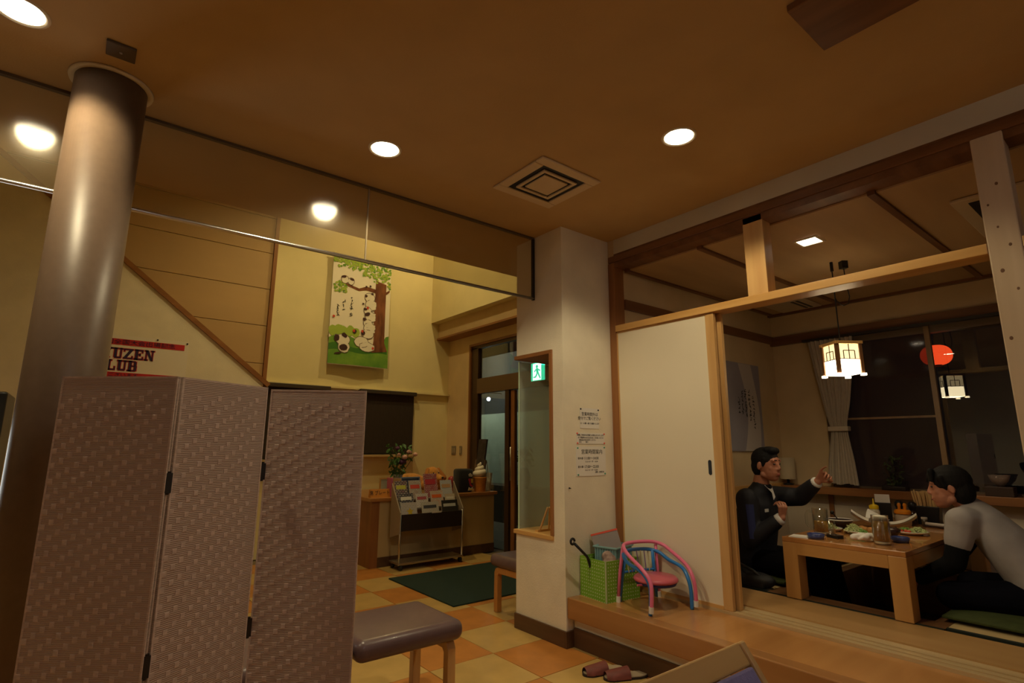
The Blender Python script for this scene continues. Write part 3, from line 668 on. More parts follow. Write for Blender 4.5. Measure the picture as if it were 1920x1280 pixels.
# ---- hanging banner with a painted tree and cats
bn = thing('wall_banner', 'tall painted cloth banner of a tree and climbing cats on the far wall', 'banner', (2.76, 6.75, 2.27))
BX0, BX1, BZ0, BZ1 = 2.345, 3.165, 2.275, 3.74
def bpos(u, v, off=0.0):
    # gentle curl of the cloth
    x = BX0+(BX1-BX0)*u + .02*(1-v)*0; z = BZ0+(BZ1-BZ0)*v
    y = 6.742 - .018*math.sin(u*3.1)*(1-v*.5) - .02*(1-v)**2 + .006*math.sin(9*u)*(1-v)
    return Vector((x, y-off, z))
CLOTH = mat('banner_cloth', (.78, .72, .60), .9)
part(bn, 'cloth', CLOTH, lambda b: b.grid(lambda u, v: bpos(u, v), 24, 36).grid(lambda u, v: bpos(u, v, -.002), 24, 36), local=False, smooth=True)
part(bn, 'hanging_rod', DARKM, lambda b: b.tube([(BX0-.02, 6.742, BZ1+.008), (BX1+.02, 6.742, BZ1+.008)], .008, 8), local=False)
def blob(b, cu, cv, ru, rv, off, n=14, rot=0.0, wob=0.0, seed=0):
    rn = random.Random(seed); c = []
    for i in range(n):
        a = 2*math.pi*i/n; k = 1+rn.uniform(-wob, wob); x, y = ru*math.cos(a)*k, rv*math.sin(a)*k
        x, y = x*math.cos(rot)-y*math.sin(rot), x*math.sin(rot)+y*math.cos(rot)
        c.append(bpos(cu+x, cv+y*(.82/1.465), off))
    o = len(b.v); b.v += c; b.f.append(tuple(range(o, o+n)))
def poly(b, uv, off):
    o = len(b.v); b.v += [bpos(u, v, off) for u, v in uv]; b.f.append(tuple(range(o, o+len(uv))))
def flat(n, c, r=.9): return mat(n, c, r)
GR1, GR2, GR3 = mat('print_green', (.10, .26, .03), .9, noise=.5, nscale=6, col2=(.20, .36, .04)), flat('print_dark_green', (.05, .17, .02)), flat('print_lime', (.33, .45, .06))
BRN, CATW, CATD = mat('print_brown', (.24, .085, .03), .9, noise=.5, nscale=9, stretch=(2, 1, .5), col2=(.10, .03, .012)), flat('print_cat', (.74, .69, .58)), flat('print_dark', (.06, .025, .02))
RED = flat('print_red', (.55, .06, .03))
def strip(b, u0, u1, v0f, v1f, off, n=18):
    for i in range(n):
        a, c = u0+(u1-u0)*i/n, u0+(u1-u0)*(i+1)/n
        poly(b, [(a, v0f(a)), (c, v0f(c)), (c, v1f(c)), (a, v1f(a))], off)
part(bn, 'painted_grass', GR1, lambda b: strip(b, .0, 1.0, lambda u: .005, lambda u: .235+.035*math.sin(u*7)+(.05 if u > .93 else 0), .0025), local=False)
part(bn, 'painted_grass', GR2, lambda b: strip(b, .0, .98, lambda u: .125+.012*math.sin(9*u), lambda u: .18+.02*math.sin(u*11), .0032), local=False)
part(bn, 'painted_bushes', GR3, lambda b: [blob(b, .06+.09*i, .30+.012*(i % 2), .075, .085, .003, wob=.15, seed=i) for i in range(5)], local=False)
part(bn, 'painted_trunk', BRN, lambda b: (poly(b, [(.70, .135), (.98, .16), (.925, .24), (.92, .55), (.92, .80), (.73, .82), (.72, .5), (.73, .25)], .0038),
     poly(b, [(.73, .70), (.73, .735), (.56, .745), (.44, .715), (.15, .755), (.13, .74), (.44, .69), (.56, .71)], .0039), poly(b, [(.90, .69), (.90, .72), (.985, .755), (.985, .735)], .0039)), local=False)
rn = random.Random(5)
def foliage(b, sel):
    r2 = random.Random(11+sel)
    for i in range(150):
        u = r2.uniform(0, 1); lim = .90-.02*r2.random() if u < .5 else .84-.11*max(0, (u-.55))*r2.random()*2.2
        if u < .18 and r2.random() < .5: lim = .93
        v = r2.uniform(lim, .995)
        blob(b, min(.985, max(.015, u)), min(.992, v), .020, .018, .0046+.0003*sel, 7, wob=.3, seed=i+sel*500)
    for i in range(34): blob(b, r2.uniform(.03, .24), r2.uniform(.655, .75), .017, .016, .0046+.0003*sel, 7, wob=.3, seed=i+sel*900)
part(bn, 'painted_foliage', GR1, lambda b: foliage(b, 0), local=False)
part(bn, 'painted_foliage', GR3, lambda b: foliage(b, 1), local=False)
CATS = [(.63, .645, .085, .06), (.66, .575, .095, .07), (.60, .52, .06, .05), (.66, .465, .09, .065), (.62, .40, .075, .05), (.65, .36, .10, .06), (.62, .30, .10, .055), (.52, .22, .12, .07), (.62, .18, .13, .06), (.22, .225, .11, .07), (.24, .16, .09, .07), (.20, .775, .055, .05), (.30, .768, .048, .045)]
part(bn, 'painted_outlines', flat('print_outline', (.16, .11, .08)), lambda b: [blob(b, u, v, ru+.009, rv*1.25+.010, .0052+.0002*i, wob=.06, seed=i) for i, (u, v, ru, rv) in enumerate(CATS)], local=False)
part(bn, 'painted_cats', CATW, lambda b: [blob(b, u, v, ru, rv*1.25, .0055+.0002*i, wob=.06, seed=i) for i, (u, v, ru, rv) in enumerate(CATS)] + [blob(b, .71, .60-.055*i, .04, .018, .0085, 8, rot=.3) for i in range(6)], local=False)
part(bn, 'painted_markings', CATD, lambda b: [blob(b, u, v, ru, rv, .0095, 9, rot=ro, wob=.1, seed=k) for k, (u, v, ru, rv, ro) in enumerate([
    (.565, .655, .022, .022, 0), (.67, .685, .025, .018, 0), (.52, .578, .018, .015, 0), (.60, .485, .055, .032, .5), (.55, .435, .028, .03, .8), (.56, .53, .03, .02, 0), (.40, .31, .032, .035, 0), (.54, .305, .038, .04, 0),
    (.12, .235, .045, .055, 0), (.24, .265, .05, .035, -.6), (.235, .155, .065, .055, 0), (.15, .10, .06, .015, .2), (.175, .80, .045, .022, .2), (.31, .785, .04, .02, -.2), (.56, .745, .02, .012, 0), (.63, .755, .018, .018, 0)])], local=False)
part(bn, 'painted_red_spots', RED, lambda b: [blob(b, u, v, .02, .024, .0105, 9) for u, v in ((.60, .545), (.385, .315), (.525, .32), (.72, .175))] + [blob(b, .055, .425, .022, .02, .0105, 6)], local=False)
# brush written verse in three columns
def brush(b, seed, cols, fn, s):
    r2 = random.Random(seed)
    for (u, v0, v1, n) in cols:
        for i in range(n):
            vc = v0+(v1-v0)*(i+.5)/n
            for k in range(r2.choice((2, 3, 3))):
                du, dv = r2.uniform(-s, s), r2.uniform(-s, s)*.5; a = r2.choice((0, .2, 1.4, 1.8, .7, 2.4)); l = s*r2.uniform(.5, 1.1); t = s*r2.uniform(.13, .26)
                ca, sa = math.cos(a), math.sin(a)
                fn(b, u+du*.5, vc+dv, l, t, ca, sa)
def bst(b, u, v, l, t, ca, sa):
    q = [(-l, -t*.5), (-l*.4, -t), (l*.5, -t*.8), (l, 0), (l*.5, t*.8), (-l*.4, t)]
    poly(b, [(u+x*ca-y*sa, v+(x*sa+y*ca)*.56) for x, y in q], .004)
part(bn, 'brush_writing', INK, lambda b: brush(b, 4, [(.33, .62, .44, 7), (.21, .59, .49, 4), (.12, .53, .44, 4)], bst, .028), local=False)

for o_ in bn.children:
    if o_.name.startswith(('painted_', 'brush_')) and not o_.name.startswith('painted_trunk'): o_['kind'] = 'stuff'

# ---- poster on the stair wall: YUZEN CLUB
ps = thing('wall_poster', 'white poster with red bands and big dark lettering on the stair wall', 'poster', (.30, 6.64, 1.6))
part(ps, 'sheet', mat('poster_vinyl', (.80, .74, .64), .5), lambda b: b.box((-.45, 6.652, 1.45), (.815, 6.656, 2.345)), local=False)
RB = flat('poster_red', (.55, .02, .025), .6); NAVY = flat('poster_navy', (.035, .018, .07), .6)
part(ps, 'red_band', RB, lambda b: b.box((-.40, 6.650, 2.247), (.778, 6.652, 2.308)), local=False)
part(ps, 'red_band', RB, lambda b: b.box((-.40, 6.650, 1.915), (.74, 6.652, 1.970)), local=False)
text(ps, 'band_lettering', '第三回全国大会出場記念', .052, face_Y(.33, 6.6485, 2.276), NAVY, xs=1.28)
text(ps, 'band_lettering', '応援ありがとうございます', .042, face_Y(.10, 6.6485, 1.942), NAVY, xs=1.2)
GLY = {  # slab serif capitals: rectangles and polygons on a 1 x 1.2 cell
 'U': [(.10, .12, .36, 1.2), (.70, .12, .82, 1.2), (.18, 0, .76, .16), (0, 1.09, .46, 1.2), (.56, 1.09, .96, 1.2)],
 'Z': [(0, 1.07, .90, 1.2), (0, 0, .90, .13), [(.55, 1.1), (.90, 1.1), (.33, .1), (0, .1)], (0, .86, .09, 1.1), (.81, .1, .90, .34)],
 'E': [(.10, 0, .37, 1.2), (0, 1.08, .86, 1.2), (0, 0, .90, .12), (.37, .55, .62, .66), (.77, .84, .86, 1.1), (.81, .1, .90, .36), (.54, .46, .62, .75)],
 'N': [(.12, 0, .23, 1.2), (.76, 0, .87, 1.2), [(.08, 1.2), (.42, 1.2), (.87, 0), (.62, 0)], (0, 0, .36, .1), (.62, 1.1, 1.0, 1.2), (0, 1.1, .3, 1.2)],
 'L': [(.10, 0, .37, 1.2), (0, 1.09, .50, 1.2), (0, 0, .86, .12), (.77, .1, .86, .42)],
 'B': [(.10, 0, .37, 1.2), (0, 1.09, .72, 1.2), (0, 0, .76, .11), (.30, .56, .74, .66), (.62, .62, .86, 1.13), (.66, .06, .90, .58)],
 'C': [(.06, .18, .33, 1.02), (.16, 0, .76, .17), (.16, 1.03, .76, 1.2), (.74, .82, .86, 1.1), (.74, .1, .86, .36)],
 'Y': [(.36, 0, .62, .6), (.22, 0, .76, .1), [(.05, 1.2), (.35, 1.2), (.62, .5), (.36, .5)], [(.72, 1.2), (.88, 1.2), (.60, .5), (.48, .5)], (0, 1.1, .45, 1.2), (.6, 1.1, 1.0, 1.2)]}
def slab(b, word, xr, z0, s, grow, y0, y1):
    for i, ch in enumerate(reversed(word)):
        ox = xr-s*1.04*(i+1)
        for g in GLY[ch]:
            if isinstance(g, tuple): pts = [(g[0]-grow, g[1]-grow), (g[2]+grow, g[1]-grow), (g[2]+grow, g[3]+grow), (g[0]-grow, g[3]+grow)]
            else:
                cx_ = sum(q[0] for q in g)/len(g); cz_ = sum(q[1] for q in g)/len(g); pts = [(q[0]+math.copysign(grow, q[0]-cx_), q[1]+math.copysign(grow, q[1]-cz_)) for q in g]
            b.prism([(ox+x*s, z0+z*s) for x, z in pts], 'Y', y0, y1)
for word, xr, z0 in (('YUZEN', .520, 2.112), ('CLUB', .390, 1.990)):
    part(ps, 'lettering_outline', RB, lambda b: slab(b, word, xr, z0, .084, .06, 6.6500, 6.6512), local=False)
    part(ps, 'lettering', NAVY, lambda b: slab(b, word, xr, z0, .084, .0, 6.6485, 6.6497), local=False)
for px_ in ((.53, 6.65, 2.335), (.80, 6.65, 2.325)): part(ps, 'drawing_pin', DARKM, lambda b: b.ball(px_, .009, 8), local=False)

# ---- notices on the pillar
def notice(label, x0, x1, z0, z1, pins, pincol, rows):
    t = thing('wall_notice', label, 'notice', ((x0+x1)/2, YP+.004, z0))
    part(t, 'sheet', PAPER, lambda b: b.box((x0, YP+.0035, z0), (x1, YP+.0065, z1)), local=False)
    for (px, pz) in pins: part(t, 'pin', pincol, lambda b: b.ball((px, YP+.002, pz), (.008, .004, .006), 8), local=False, smooth=True)
    for body, size, x, z, al, xs in rows: text(t, 'lettering', body, size, face_Y(x, YP+.003, z), INK, al, .0004, xs=xs)
notice('upper white notice with two bold lines and black pins on the pillar', 2.752, 2.942, 1.383, 1.525, ((2.757, 1.518), (2.937, 1.516)), mat('pin_black', (.02, .02, .03), .4),
       [('営業時間外は', .028, 2.848, 1.482, 'CENTER', 1), ('受付でご覧ください', .026, 2.846, 1.452, 'CENTER', 1), ('お一人様一枚でお願いします', .015, 2.848, 1.418, 'CENTER', 1)])
notice('middle white notice of small print with four red pins on the pillar', 2.712, 2.998, 1.276, 1.351, ((2.718, 1.348), (2.992, 1.346), (2.72, 1.281), (2.992, 1.281)), mat('pin_red', (.75, .10, .07), .4),
       [('座敷ご利用のお客様へお知らせいたします', .0145, 2.855, 1.336, 'CENTER', 1), ('お子様連れの方は足元にご注意ください', .0145, 2.855, 1.318, 'CENTER', 1), ('貴重品は各自お持ちください', .013, 2.735, 1.302, 'LEFT', 1), ('店主　　　敬白', .013, 2.735, 1.288, 'LEFT', 1)])
notice('lower white opening hours notice with four green pins on the pillar', 2.706, 3.003, 1.056, 1.258, ((2.72, 1.247), (2.99, 1.250), (2.722, 1.066), (2.992, 1.068)), mat('pin_green', (.06, .30, .18), .4),
       [('営業時間案内', .036, 2.862, 1.219, 'CENTER', 1), ('昼の部', .018, 2.720, 1.176, 'LEFT', 1), ('11:00～14:00', .027, 2.782, 1.176, 'LEFT', 1), ('ラストオーダー 13:30', .0135, 2.79, 1.153, 'LEFT', 1),
        ('夜の部', .018, 2.720, 1.118, 'LEFT', 1), ('17:00～22:00', .027, 2.782, 1.118, 'LEFT', 1), ('ラストオーダー 21:30', .0135, 2.786, 1.095, 'LEFT', 1), ('日曜・月曜定休', .0135, 2.888, 1.080, 'LEFT', 1)])
solid('wall_hook', DARKM, lambda b: b.ball((2.634, YP+.002, .982), (.006, .005, .006), 8).tube([(2.634, YP, .982), (2.634, YP-.012, .98)], .003, 6), 'tiny dark hook on the pillar below the notices', 'hook')
# switches on the entrance wall
for y, wd, lab in ((6.60, .055, 'wide double switch plate on the wall left of the entrance frame'), (6.42, .03, 'narrow switch plate right beside the entrance frame')):
    t = thing('wall_switch', lab, 'switch', (4.175, y, 1.20))
    part(t, 'plate', mat('switch_plate', (.30, .24, .17), .4, .3), lambda b: b.box((-.004, -wd, -.06), (.005, wd, .06)), bevel=.003)
    for k in ((-1, 1) if wd > .05 else (0,)): part(t, 'rocker', mat('switch_rocker', (.42, .33, .22), .4), lambda b, k=k: b.box((-.008, k*.022-.016, -.035), (-.003, k*.022+.016, .035)), bevel=.002)

# ---- things on the counter
ZC = .71
vs = thing('flower_vase', 'grey glass vase of pink and purple flowers with green leaves', 'vase', (2.99, 5.93, ZC))
part(vs, 'vase', mat('grey_glass', (.40, .40, .42), .15, coat=.5), lambda b: b.lathe([(.04, 0), (.045, .02), (.04, .12), (.055, .20), (.058, .22)], n=20), smooth=True)
part(vs, 'stem', mat('stem', (.10, .12, .05), .7), lambda b: [b.tube([(0, 0, .1), (.4*x, .4*y, .27), (x, y, z)], .004, 5) for x, y, z in ((-.12, 0, .47), (-.04, .02, .58), (.04, -.02, .54), (.13, 0, .46), (.21, 0, .44), (.05, -.04, .40))])
part(vs, 'foliage', LEAF, lambda b: (leaves(b, 110, .10, .20, .40, .034, 1), leaves(b, 60, .15, .38, .56, .032, 2)))
PK, PU = mat('pink_petal', (.72, .42, .36), .7), mat('purple_petal', (.10, .03, .09), .7)
def rose(b, c, r):
    b.ball(c, (r, r, r*.85), 10)
    for k in range(5):
        a = k*1.26; b.ball((c[0]+.6*r*math.cos(a), c[1]+.6*r*math.sin(a), c[2]-.15*r), (r*.6, r*.6, r*.7), 8)
for c, r, m in (((.05, -.05, .42), .032, PK), ((.13, -.01, .48), .028, PK), ((.22, 0, .45), .026, PK), ((-.01, -.02, .45), .02, PK), ((.04, -.03, .365), .04, PU), ((-.01, .02, .52), .028, PU), ((.16, .01, .50), .02, PU)):
    part(vs, 'blossom', m, lambda b, c=c, r=r: rose(b, c, r), smooth=True)
# plush dog
PLU = mat('orange_plush', (.62, .27, .045), .95, noise=.15, nscale=40, bump=.6, bscale=200, sheen=.4)
pd = thing('plush_dog', 'orange plush dog lying on the counter behind the magazines', 'plush toy', (3.40, 6.10, ZC))
mb = MB(); mb.ball((3.28, 6.17, .825), (.20, .12, .105), 16); mb.ball((3.53, 6.07, .90), (.105, .10, .105), 16); mb.ball((3.58, 5.98, .86), (.06, .07, .05), 12); mb.cap((3.40, 6.07, .775), .05, (3.50, 5.95, .765), .045); mb.cap((3.12, 6.17, .785), .06, (3.10, 6.09, .775), .05); mb.cap((3.56, 6.07, .77), .045, (3.65, 5.97, .76), .04)
organic(mb, 'body', PLU, pd, .012)
for s_ in (-1, 1):
    mb = MB(); mb.cap((3.53+s_*.075, 6.05, .965), .03, (3.53+s_*.125, 6.0, .87), .042); organic(mb, 'ear', mat('dark_orange_plush', (.45, .17, .03), .95, sheen=.3), pd, .010)
part(pd, 'nose', BLACK, lambda b: b.ball((3.585, 5.905, .875), .014, 8), local=False, smooth=True)
part(pd, 'eye', BLACK, lambda b: b.ball((3.50, 5.985, .93), .009, 8).ball((3.575, 5.985, .93), .009, 8), local=False, smooth=True)
# black fabric bag with a coloured print, soft serve display
bg = thing('black_bag', 'black boxy fabric bag with a white, red and yellow print on the counter', 'bag', (3.76, 5.70, ZC))
part(bg, 'body', mat('black_felt', (.010, .009, .010), .9, sheen=.2), lambda b: b.box((-.10, -.07, 0), (.10, .10, .275)), smooth=True, bevel=.028)
part(bg, 'print_white', flat('bag_white', (.62, .58, .52)), lambda b: (b.prism([(.02, .21), (.05, .225), (.085, .20), (.07, .18), (.03, .185)], 'Y', -.0735, -.0695), b.prism([(.02, .02), (.09, .02), (.092, .07), (.06, .045), (.03, .06)], 'Y', -.0735, -.0695)))
part(bg, 'print_red', flat('bag_red', (.40, .03, .05)), lambda b: b.prism([(.02, .155), (.05, .165), (.06, .10), (.09, .07), (.085, .055), (.045, .075)], 'Y', -.0738, -.0695))
part(bg, 'print_yellow', flat('bag_yellow', (.62, .42, .04)), lambda b: b.prism([(.06, .16), (.09, .155), (.088, .11), (.065, .105)], 'Y', -.0738, -.0695))
part(bg, 'print_yellow', flat('bag_yellow', (.62, .42, .04)), lambda b: b.box((.025, -.074, .028), (.09, -.0695, .038)))
ss = thing('soft_serve_display', 'white soft serve ice cream model in an orange cone on the counter', 'display model', (3.975, 5.66, ZC))
part(ss, 'cone', mat('wafer_orange', (.58, .22, .03), .55, noise=.15, nscale=30), lambda b: b.lathe([(.068, 0), (.075, .09), (.085, .16), (.088, .175), (.0, .175)], n=24, cap=False), smooth=True)
def swirl(b):
    P_ = []; Rr = []
    for i in range(61):
        t = i/60; a = t*3.1*2*math.pi; rad = .058*(1-t)**.85; P_.append((rad*math.cos(a), rad*math.sin(a), .185+.165*t)); Rr.append(.042*(1-t)**.7+.006)
    b.tube(P_, Rr, 12); b.ball((0, 0, .22), (.06, .06, .06), 14)
part(ss, 'ice_cream', mat('soft_serve', (.80, .74, .64), .4, coat=.2), swirl, smooth=True)
# sign bar, frames, boxes on the counter
sgn = thing('name_block', 'orange wooden sign block with dark characters at the left end of the counter', 'sign', (2.66, 5.66, ZC))
part(sgn, 'block', mat('orange_wood', (.58, .24, .04), .5), lambda b: b.prism([(-.03, 0), (.03, 0), (.01, .085), (-.01, .085)], 'X', -.13, .13))
text(sgn, 'characters', '席 プレート番', .052, Matrix.Translation((0.0, -.0225, .045)) @ Matrix.Rotation(R(75), 4, 'X'), INK, world=False, xs=.85)
fr_ = thing('photo_frame', 'small picture frame with a light wooden edge on the counter', 'picture frame', (2.87, 6.0, ZC))
part(fr_, 'frame', PINE_X, lambda b: b.box((-.07, 0, 0), (.07, .012, .016)).box((-.07, 0, .165), (.07, .012, .18)).box((-.07, 0, .016), (-.055, .012, .165)).box((.055, 0, .016), (.07, .012, .165)))
part(fr_, 'picture', flat('frame_picture', (.45, .47, .40)), lambda b: b.box((-.055, .004, .016), (.055, .009, .165)))
bxs = thing('blue_tray', 'blue plastic letter tray standing on the counter behind the magazines', 'tray', (3.02, 5.70, ZC))
part(bxs, 'back', mat('blue_plastic', (.10, .16, .30), .4), lambda b: b.box((-.12, 0, 0), (.12, .01, .20)))
part(bxs, 'rim', mat('blue_plastic_light', (.16, .24, .42), .4), lambda b: b.box((-.12, -.03, .185), (.12, .0, .20)).box((-.12, -.03, 0), (-.105, 0, .185)).box((.105, -.03, 0), (.12, 0, .185)))
solid('cardboard_card', mat('tan_card', (.55, .34, .14), .7), lambda b: b.box((2.80, 5.66, ZC), (2.90, 5.672, ZC+.19)), 'tan card standing left of the blue tray', 'card', bevel=.001)
solid('pink_folder', mat('pink_card', (.50, .12, .22), .6), lambda b: b.box((2.755, 5.62, ZC), (2.78, 5.72, ZC+.20)), 'pink folder standing on edge beside the tan card', 'folder', bevel=.002)
rb = thing('red_jar', 'red round topped jar on the counter right of the plush dog', 'jar', (3.73, 5.93, ZC))
part(rb, 'jar', mat('red_plastic', (.36, .04, .04), .4), lambda b: b.lathe([(.045, 0), (.047, .12), (.04, .155), (.02, .175), (.001, .18)], n=20), smooth=True)
part(rb, 'band', mat('dark_red', (.22, .02, .02), .4), lambda b: b.lathe([(.0475, .05), (.049, .055), (.049, .07), (.0475, .075)], n=20, cap=False), smooth=True)
rk = thing('leaflet_stand', 'tall tiered stand of leaflets at the right end of the counter', 'leaflet stand', (4.10, 5.80, ZC))
GREY = mat('stand_grey', (.16, .13, .11), .6)
for k, (x, y, z, w_, h_, c) in enumerate(((-.0, .03, .32, .085, .32, (.05, .04, .04)), (-.02, .04, .14, .11, .24, (.17, .11, .07)), (-.03, .02, .0, .07, .20, (.16, .22, .34)), (.02, -.09, .0, .055, .22, (.42, .39, .33)))):
    m = Matrix.Translation((x, y, z)) @ Matrix.Rotation(R(8), 4, 'Y')
    part(rk, 'leaflet_pocket', mat('leaflet_%d' % k, c, .5, noise=.5, nscale=14), lambda b: b.box((-.012, -w_, 0), (.012, w_, h_), m))
part(rk, 'prop_leg', GREY, lambda b: b.tube([(.03, -.06, .36), (.04, -.13, .0)], .006, 6).tube([(.03, .10, .36), (.04, .13, .0)], .006, 6))
part(rk, 'pink_print', flat('leaflet_pink', (.40, .20, .26)), lambda b: b.box((-.014, -.05, .34), (-.011, .03, .42), Matrix.Translation((.0, .03, 0)) @ Matrix.Rotation(R(8), 4, 'Y')))

# ---- magazine rack on castors
rx0, rx1, ry0, ry1 = 2.735, 3.50, 5.30, 5.53
rc = thing('magazine_rack', 'metal magazine rack on castors with a dark front in front of the counter', 'magazine rack', ((rx0+rx1)/2, 5.42, 0))
part(rc, 'upright', METAL, lambda b: b.tube([(rx0, ry0+.02, .05), (rx0, ry0+.02, .56)], .011, 8), local=False, smooth=True)
part(rc, 'upright', METAL, lambda b: b.tube([(rx1, ry0+.02, .05), (rx1, ry0+.02, .56)], .011, 8), local=False, smooth=True)
part(rc, 'base_shelf', METAL, lambda b: b.box((rx0-.01, ry0, .055), (rx1+.01, ry1, .075)), local=False, bevel=.003)
part(rc, 'front_panel', mat('rack_brown', (.025, .014, .010), .5), lambda b: b.box((rx0+.01, ry0+.01, .385), (rx1-.01, ry0+.03, .55)), local=False)
for x in (rx0-.012, rx1):
    part(rc, 'side_panel', mat('rack_side', (.33, .27, .20), .45), lambda b: b.prism([(ry0+.01, .36), (ry0+.01, .57), (ry1, .86), (ry1, .30)], 'X', x, x+.012), local=False)
for i in range(3):
    part(rc, 'sloped_shelf', mat('rack_shelf', (.20, .17, .14), .5), lambda b: b.box((rx0, ry0+.03+.065*i, .496+.088*i), (rx1, ry0+.095+.065*i, .511+.088*i)), local=False)
for x in (rx0+.02, rx1-.02):
    for y in (ry0+.02, ry1-.03):
        part(rc, 'castor', BLACK, lambda b: b.lathe([(.026, -.012), (.028, -.008), (.028, .008), (.026, .012)], (x, y, .028), 14, Matrix.Rotation(R(90), 4, 'Y')), local=False, smooth=True)
pt = part(rc, 'price_tag', PAPER, lambda b: b.box((3.10, ry0+.006, .545), (3.22, ry0+.011, .562)), local=False)
def cover(name, c1, c2, c3, sc):
    m = bpy.data.materials.new(name); m.use_nodes = True; N = m.node_tree.nodes; L = m.node_tree.links; b = N['Principled BSDF']; b.inputs['Roughness'].default_value = .35
    tc = N.new('ShaderNodeTexCoord'); br = N.new('ShaderNodeTexBrick'); br.inputs['Scale'].default_value = sc; br.inputs['Color1'].default_value = (*c1, 1); br.inputs['Color2'].default_value = (*c2, 1); br.inputs['Mortar'].default_value = (*c3, 1); br.inputs['Mortar Size'].default_value = .08; br.inputs['Bias'].default_value = -.2
    mp = N.new('ShaderNodeMapping'); mp.inputs['Rotation'].default_value = (R(90), 0, 0); L.new(tc.outputs['Object'], mp.inputs[0]); L.new(mp.outputs[0], br.inputs['Vector']); L.new(br.outputs['Color'], b.inputs['Base Color']); return m
W3 = (.62, .60, .56)
mags = [  # tier, x centre, width, height, cover colours, label
 (2, 2.83, .15, .20, ((.55, .53, .5), (.40, .10, .25), (.10, .08, .08)), 'magazine with a pink and black cover, back row of the rack at the left', (.50, .50, .08)),
 (2, 3.00, .15, .20, (W3, (.45, .12, .12), (.35, .33, .3)), 'magazine with a white and red cover, back row of the rack', (.60, .08, .06)),
 (2, 3.20, .17, .27, (W3, (.42, .05, .08), (.30, .05, .08)), 'tall red and white magazine standing highest in the rack', (.45, .04, .06)),
 (2, 3.40, .15, .19, ((.05, .16, .42), (.08, .22, .50), W3), 'magazine with a blue and white cover, back row of the rack at the right', (.50, .30, .16)),
 (1, 2.86, .17, .16, ((.55, .53, .50), (.08, .09, .2), (.05, .05, .06)), 'magazine with a white and navy cover in the middle row of the rack', (.7, .68, .62)),
 (1, 3.05, .15, .15, ((.40, .34, .36), (.22, .14, .28), W3), 'magazine with a mauve and grey cover in the middle row of the rack', (.42, .10, .12)),
 (1, 3.24, .16, .17, (W3, (.66, .17, .05), (.5, .4, .35)), 'magazine with a bright orange title in the middle row of the rack', (.72, .14, .03)),
 (1, 3.41, .13, .13, ((.66, .60, .52), (.60, .55, .5), (.5, .4, .3)), 'plain cream magazine in the middle row of the rack at the right', (.7, .66, .6)),
 (0, 2.86, .19, .155, ((.33, .34, .40), (.38, .33, .36), (.45, .42, .4)), 'magazine with a yellow star cover in the front row of the rack', (.52, .38, .03)),
 (0, 3.12, .21, .15, ((.38, .36, .33), (.43, .41, .38), (.5, .48, .45)), 'grey magazine with a dark title in the front row of the rack', (.06, .06, .07)),
 (0, 3.37, .21, .155, ((.035, .033, .028), (.05, .045, .04), (.02, .02, .02)), 'black magazine with small white print in the front row of the rack', (.5, .5, .48)),
]
for k, (ti, x, w_, h_, cs, lab, tcol) in enumerate(mags):
    y = ry0+.055+.065*ti; z = .512+.088*ti
    t = thing('magazine', lab, 'magazine', (x, y, z), 0, 'magazines in the rack')
    tl = Matrix.Rotation(R(-16), 4, 'X')
    part(t, 'pages', PAPER, lambda b: b.box((-w_/2, 0, 0), (w_/2, .006, h_), tl))
    part(t, 'cover', cover('cover_%d' % k, *cs, 14+3*(k % 4)), lambda b: b.box((-w_/2, -.0015, 0), (w_/2, 0, h_), tl))
    if ti == 0 and k == 8:
        part(t, 'star_print', flat('star_print', tcol), lambda b: b.add([tl @ Vector((.045*(1 if i % 2 == 0 else .45)*math.sin(i*math.pi/5)+.01, -.003, .06+.045*(1 if i % 2 == 0 else .45)*math.cos(i*math.pi/5))) for i in range(10)], [tuple(range(10))]))
    else: part(t, 'title_bar', flat('title_%d' % k, tcol), lambda b: b.box((-w_*.40, -.003, h_*.55), (w_*.36, -.0015, h_*.76), tl))

# ---- in the niche
ns_ = thing('plate_easel', 'small wooden plate easel on the niche sill', 'easel', (2.66, 2.95, .665))
part(ns_, 'leg', PINE_Z, lambda b: b.tube([(-.02, .07, 0), (.0, .0, .17)], .008, 6))
part(ns_, 'leg', PINE_Z, lambda b: b.tube([(.07, .07, 0), (.02, .0, .17)], .008, 6))
part(ns_, 'foot_bar', PINE_X, lambda b: b.box((-.04, .06, 0), (.09, .09, .014)))

# ================================================================== ON AND BY THE STEP
ZS = .30
DOT = bpy.data.materials.new('green_dotted'); DOT.use_nodes = True
def dots(m, base, dot, sc, r):
    N = m.node_tree.nodes; L = m.node_tree.links; b = N['Principled BSDF']; b.inputs['Roughness'].default_value = .7
    tc = N.new('ShaderNodeTexCoord'); sp = N.new('ShaderNodeSeparateXYZ'); L.new(tc.outputs['Object'], sp.inputs[0])
    a1 = N.new('ShaderNodeMath'); a1.operation = 'ADD'; L.new(sp.outputs[0], a1.inputs[0]); L.new(sp.outputs[1], a1.inputs[1])
    cb = N.new('ShaderNodeCombineXYZ'); L.new(a1.outputs[0], cb.inputs[0]); L.new(sp.outputs[2], cb.inputs[1])
    vo = N.new('ShaderNodeTexVoronoi'); vo.voronoi_dimensions = '2D'; vo.inputs['Scale'].default_value = sc; vo.inputs['Randomness'].default_value = .15; L.new(cb.outputs[0], vo.inputs['Vector'])
    lt = N.new('ShaderNodeMath'); lt.operation = 'LESS_THAN'; lt.inputs[1].default_value = r; L.new(vo.outputs['Distance'], lt.inputs[0])
    mx = N.new('ShaderNodeMix'); mx.data_type = 'RGBA'; mx.inputs['A'].default_value = (*base, 1); mx.inputs['B'].default_value = (*dot, 1); L.new(lt.outputs[0], mx.inputs['Factor']); L.new(mx.outputs['Result'], b.inputs['Base Color'])
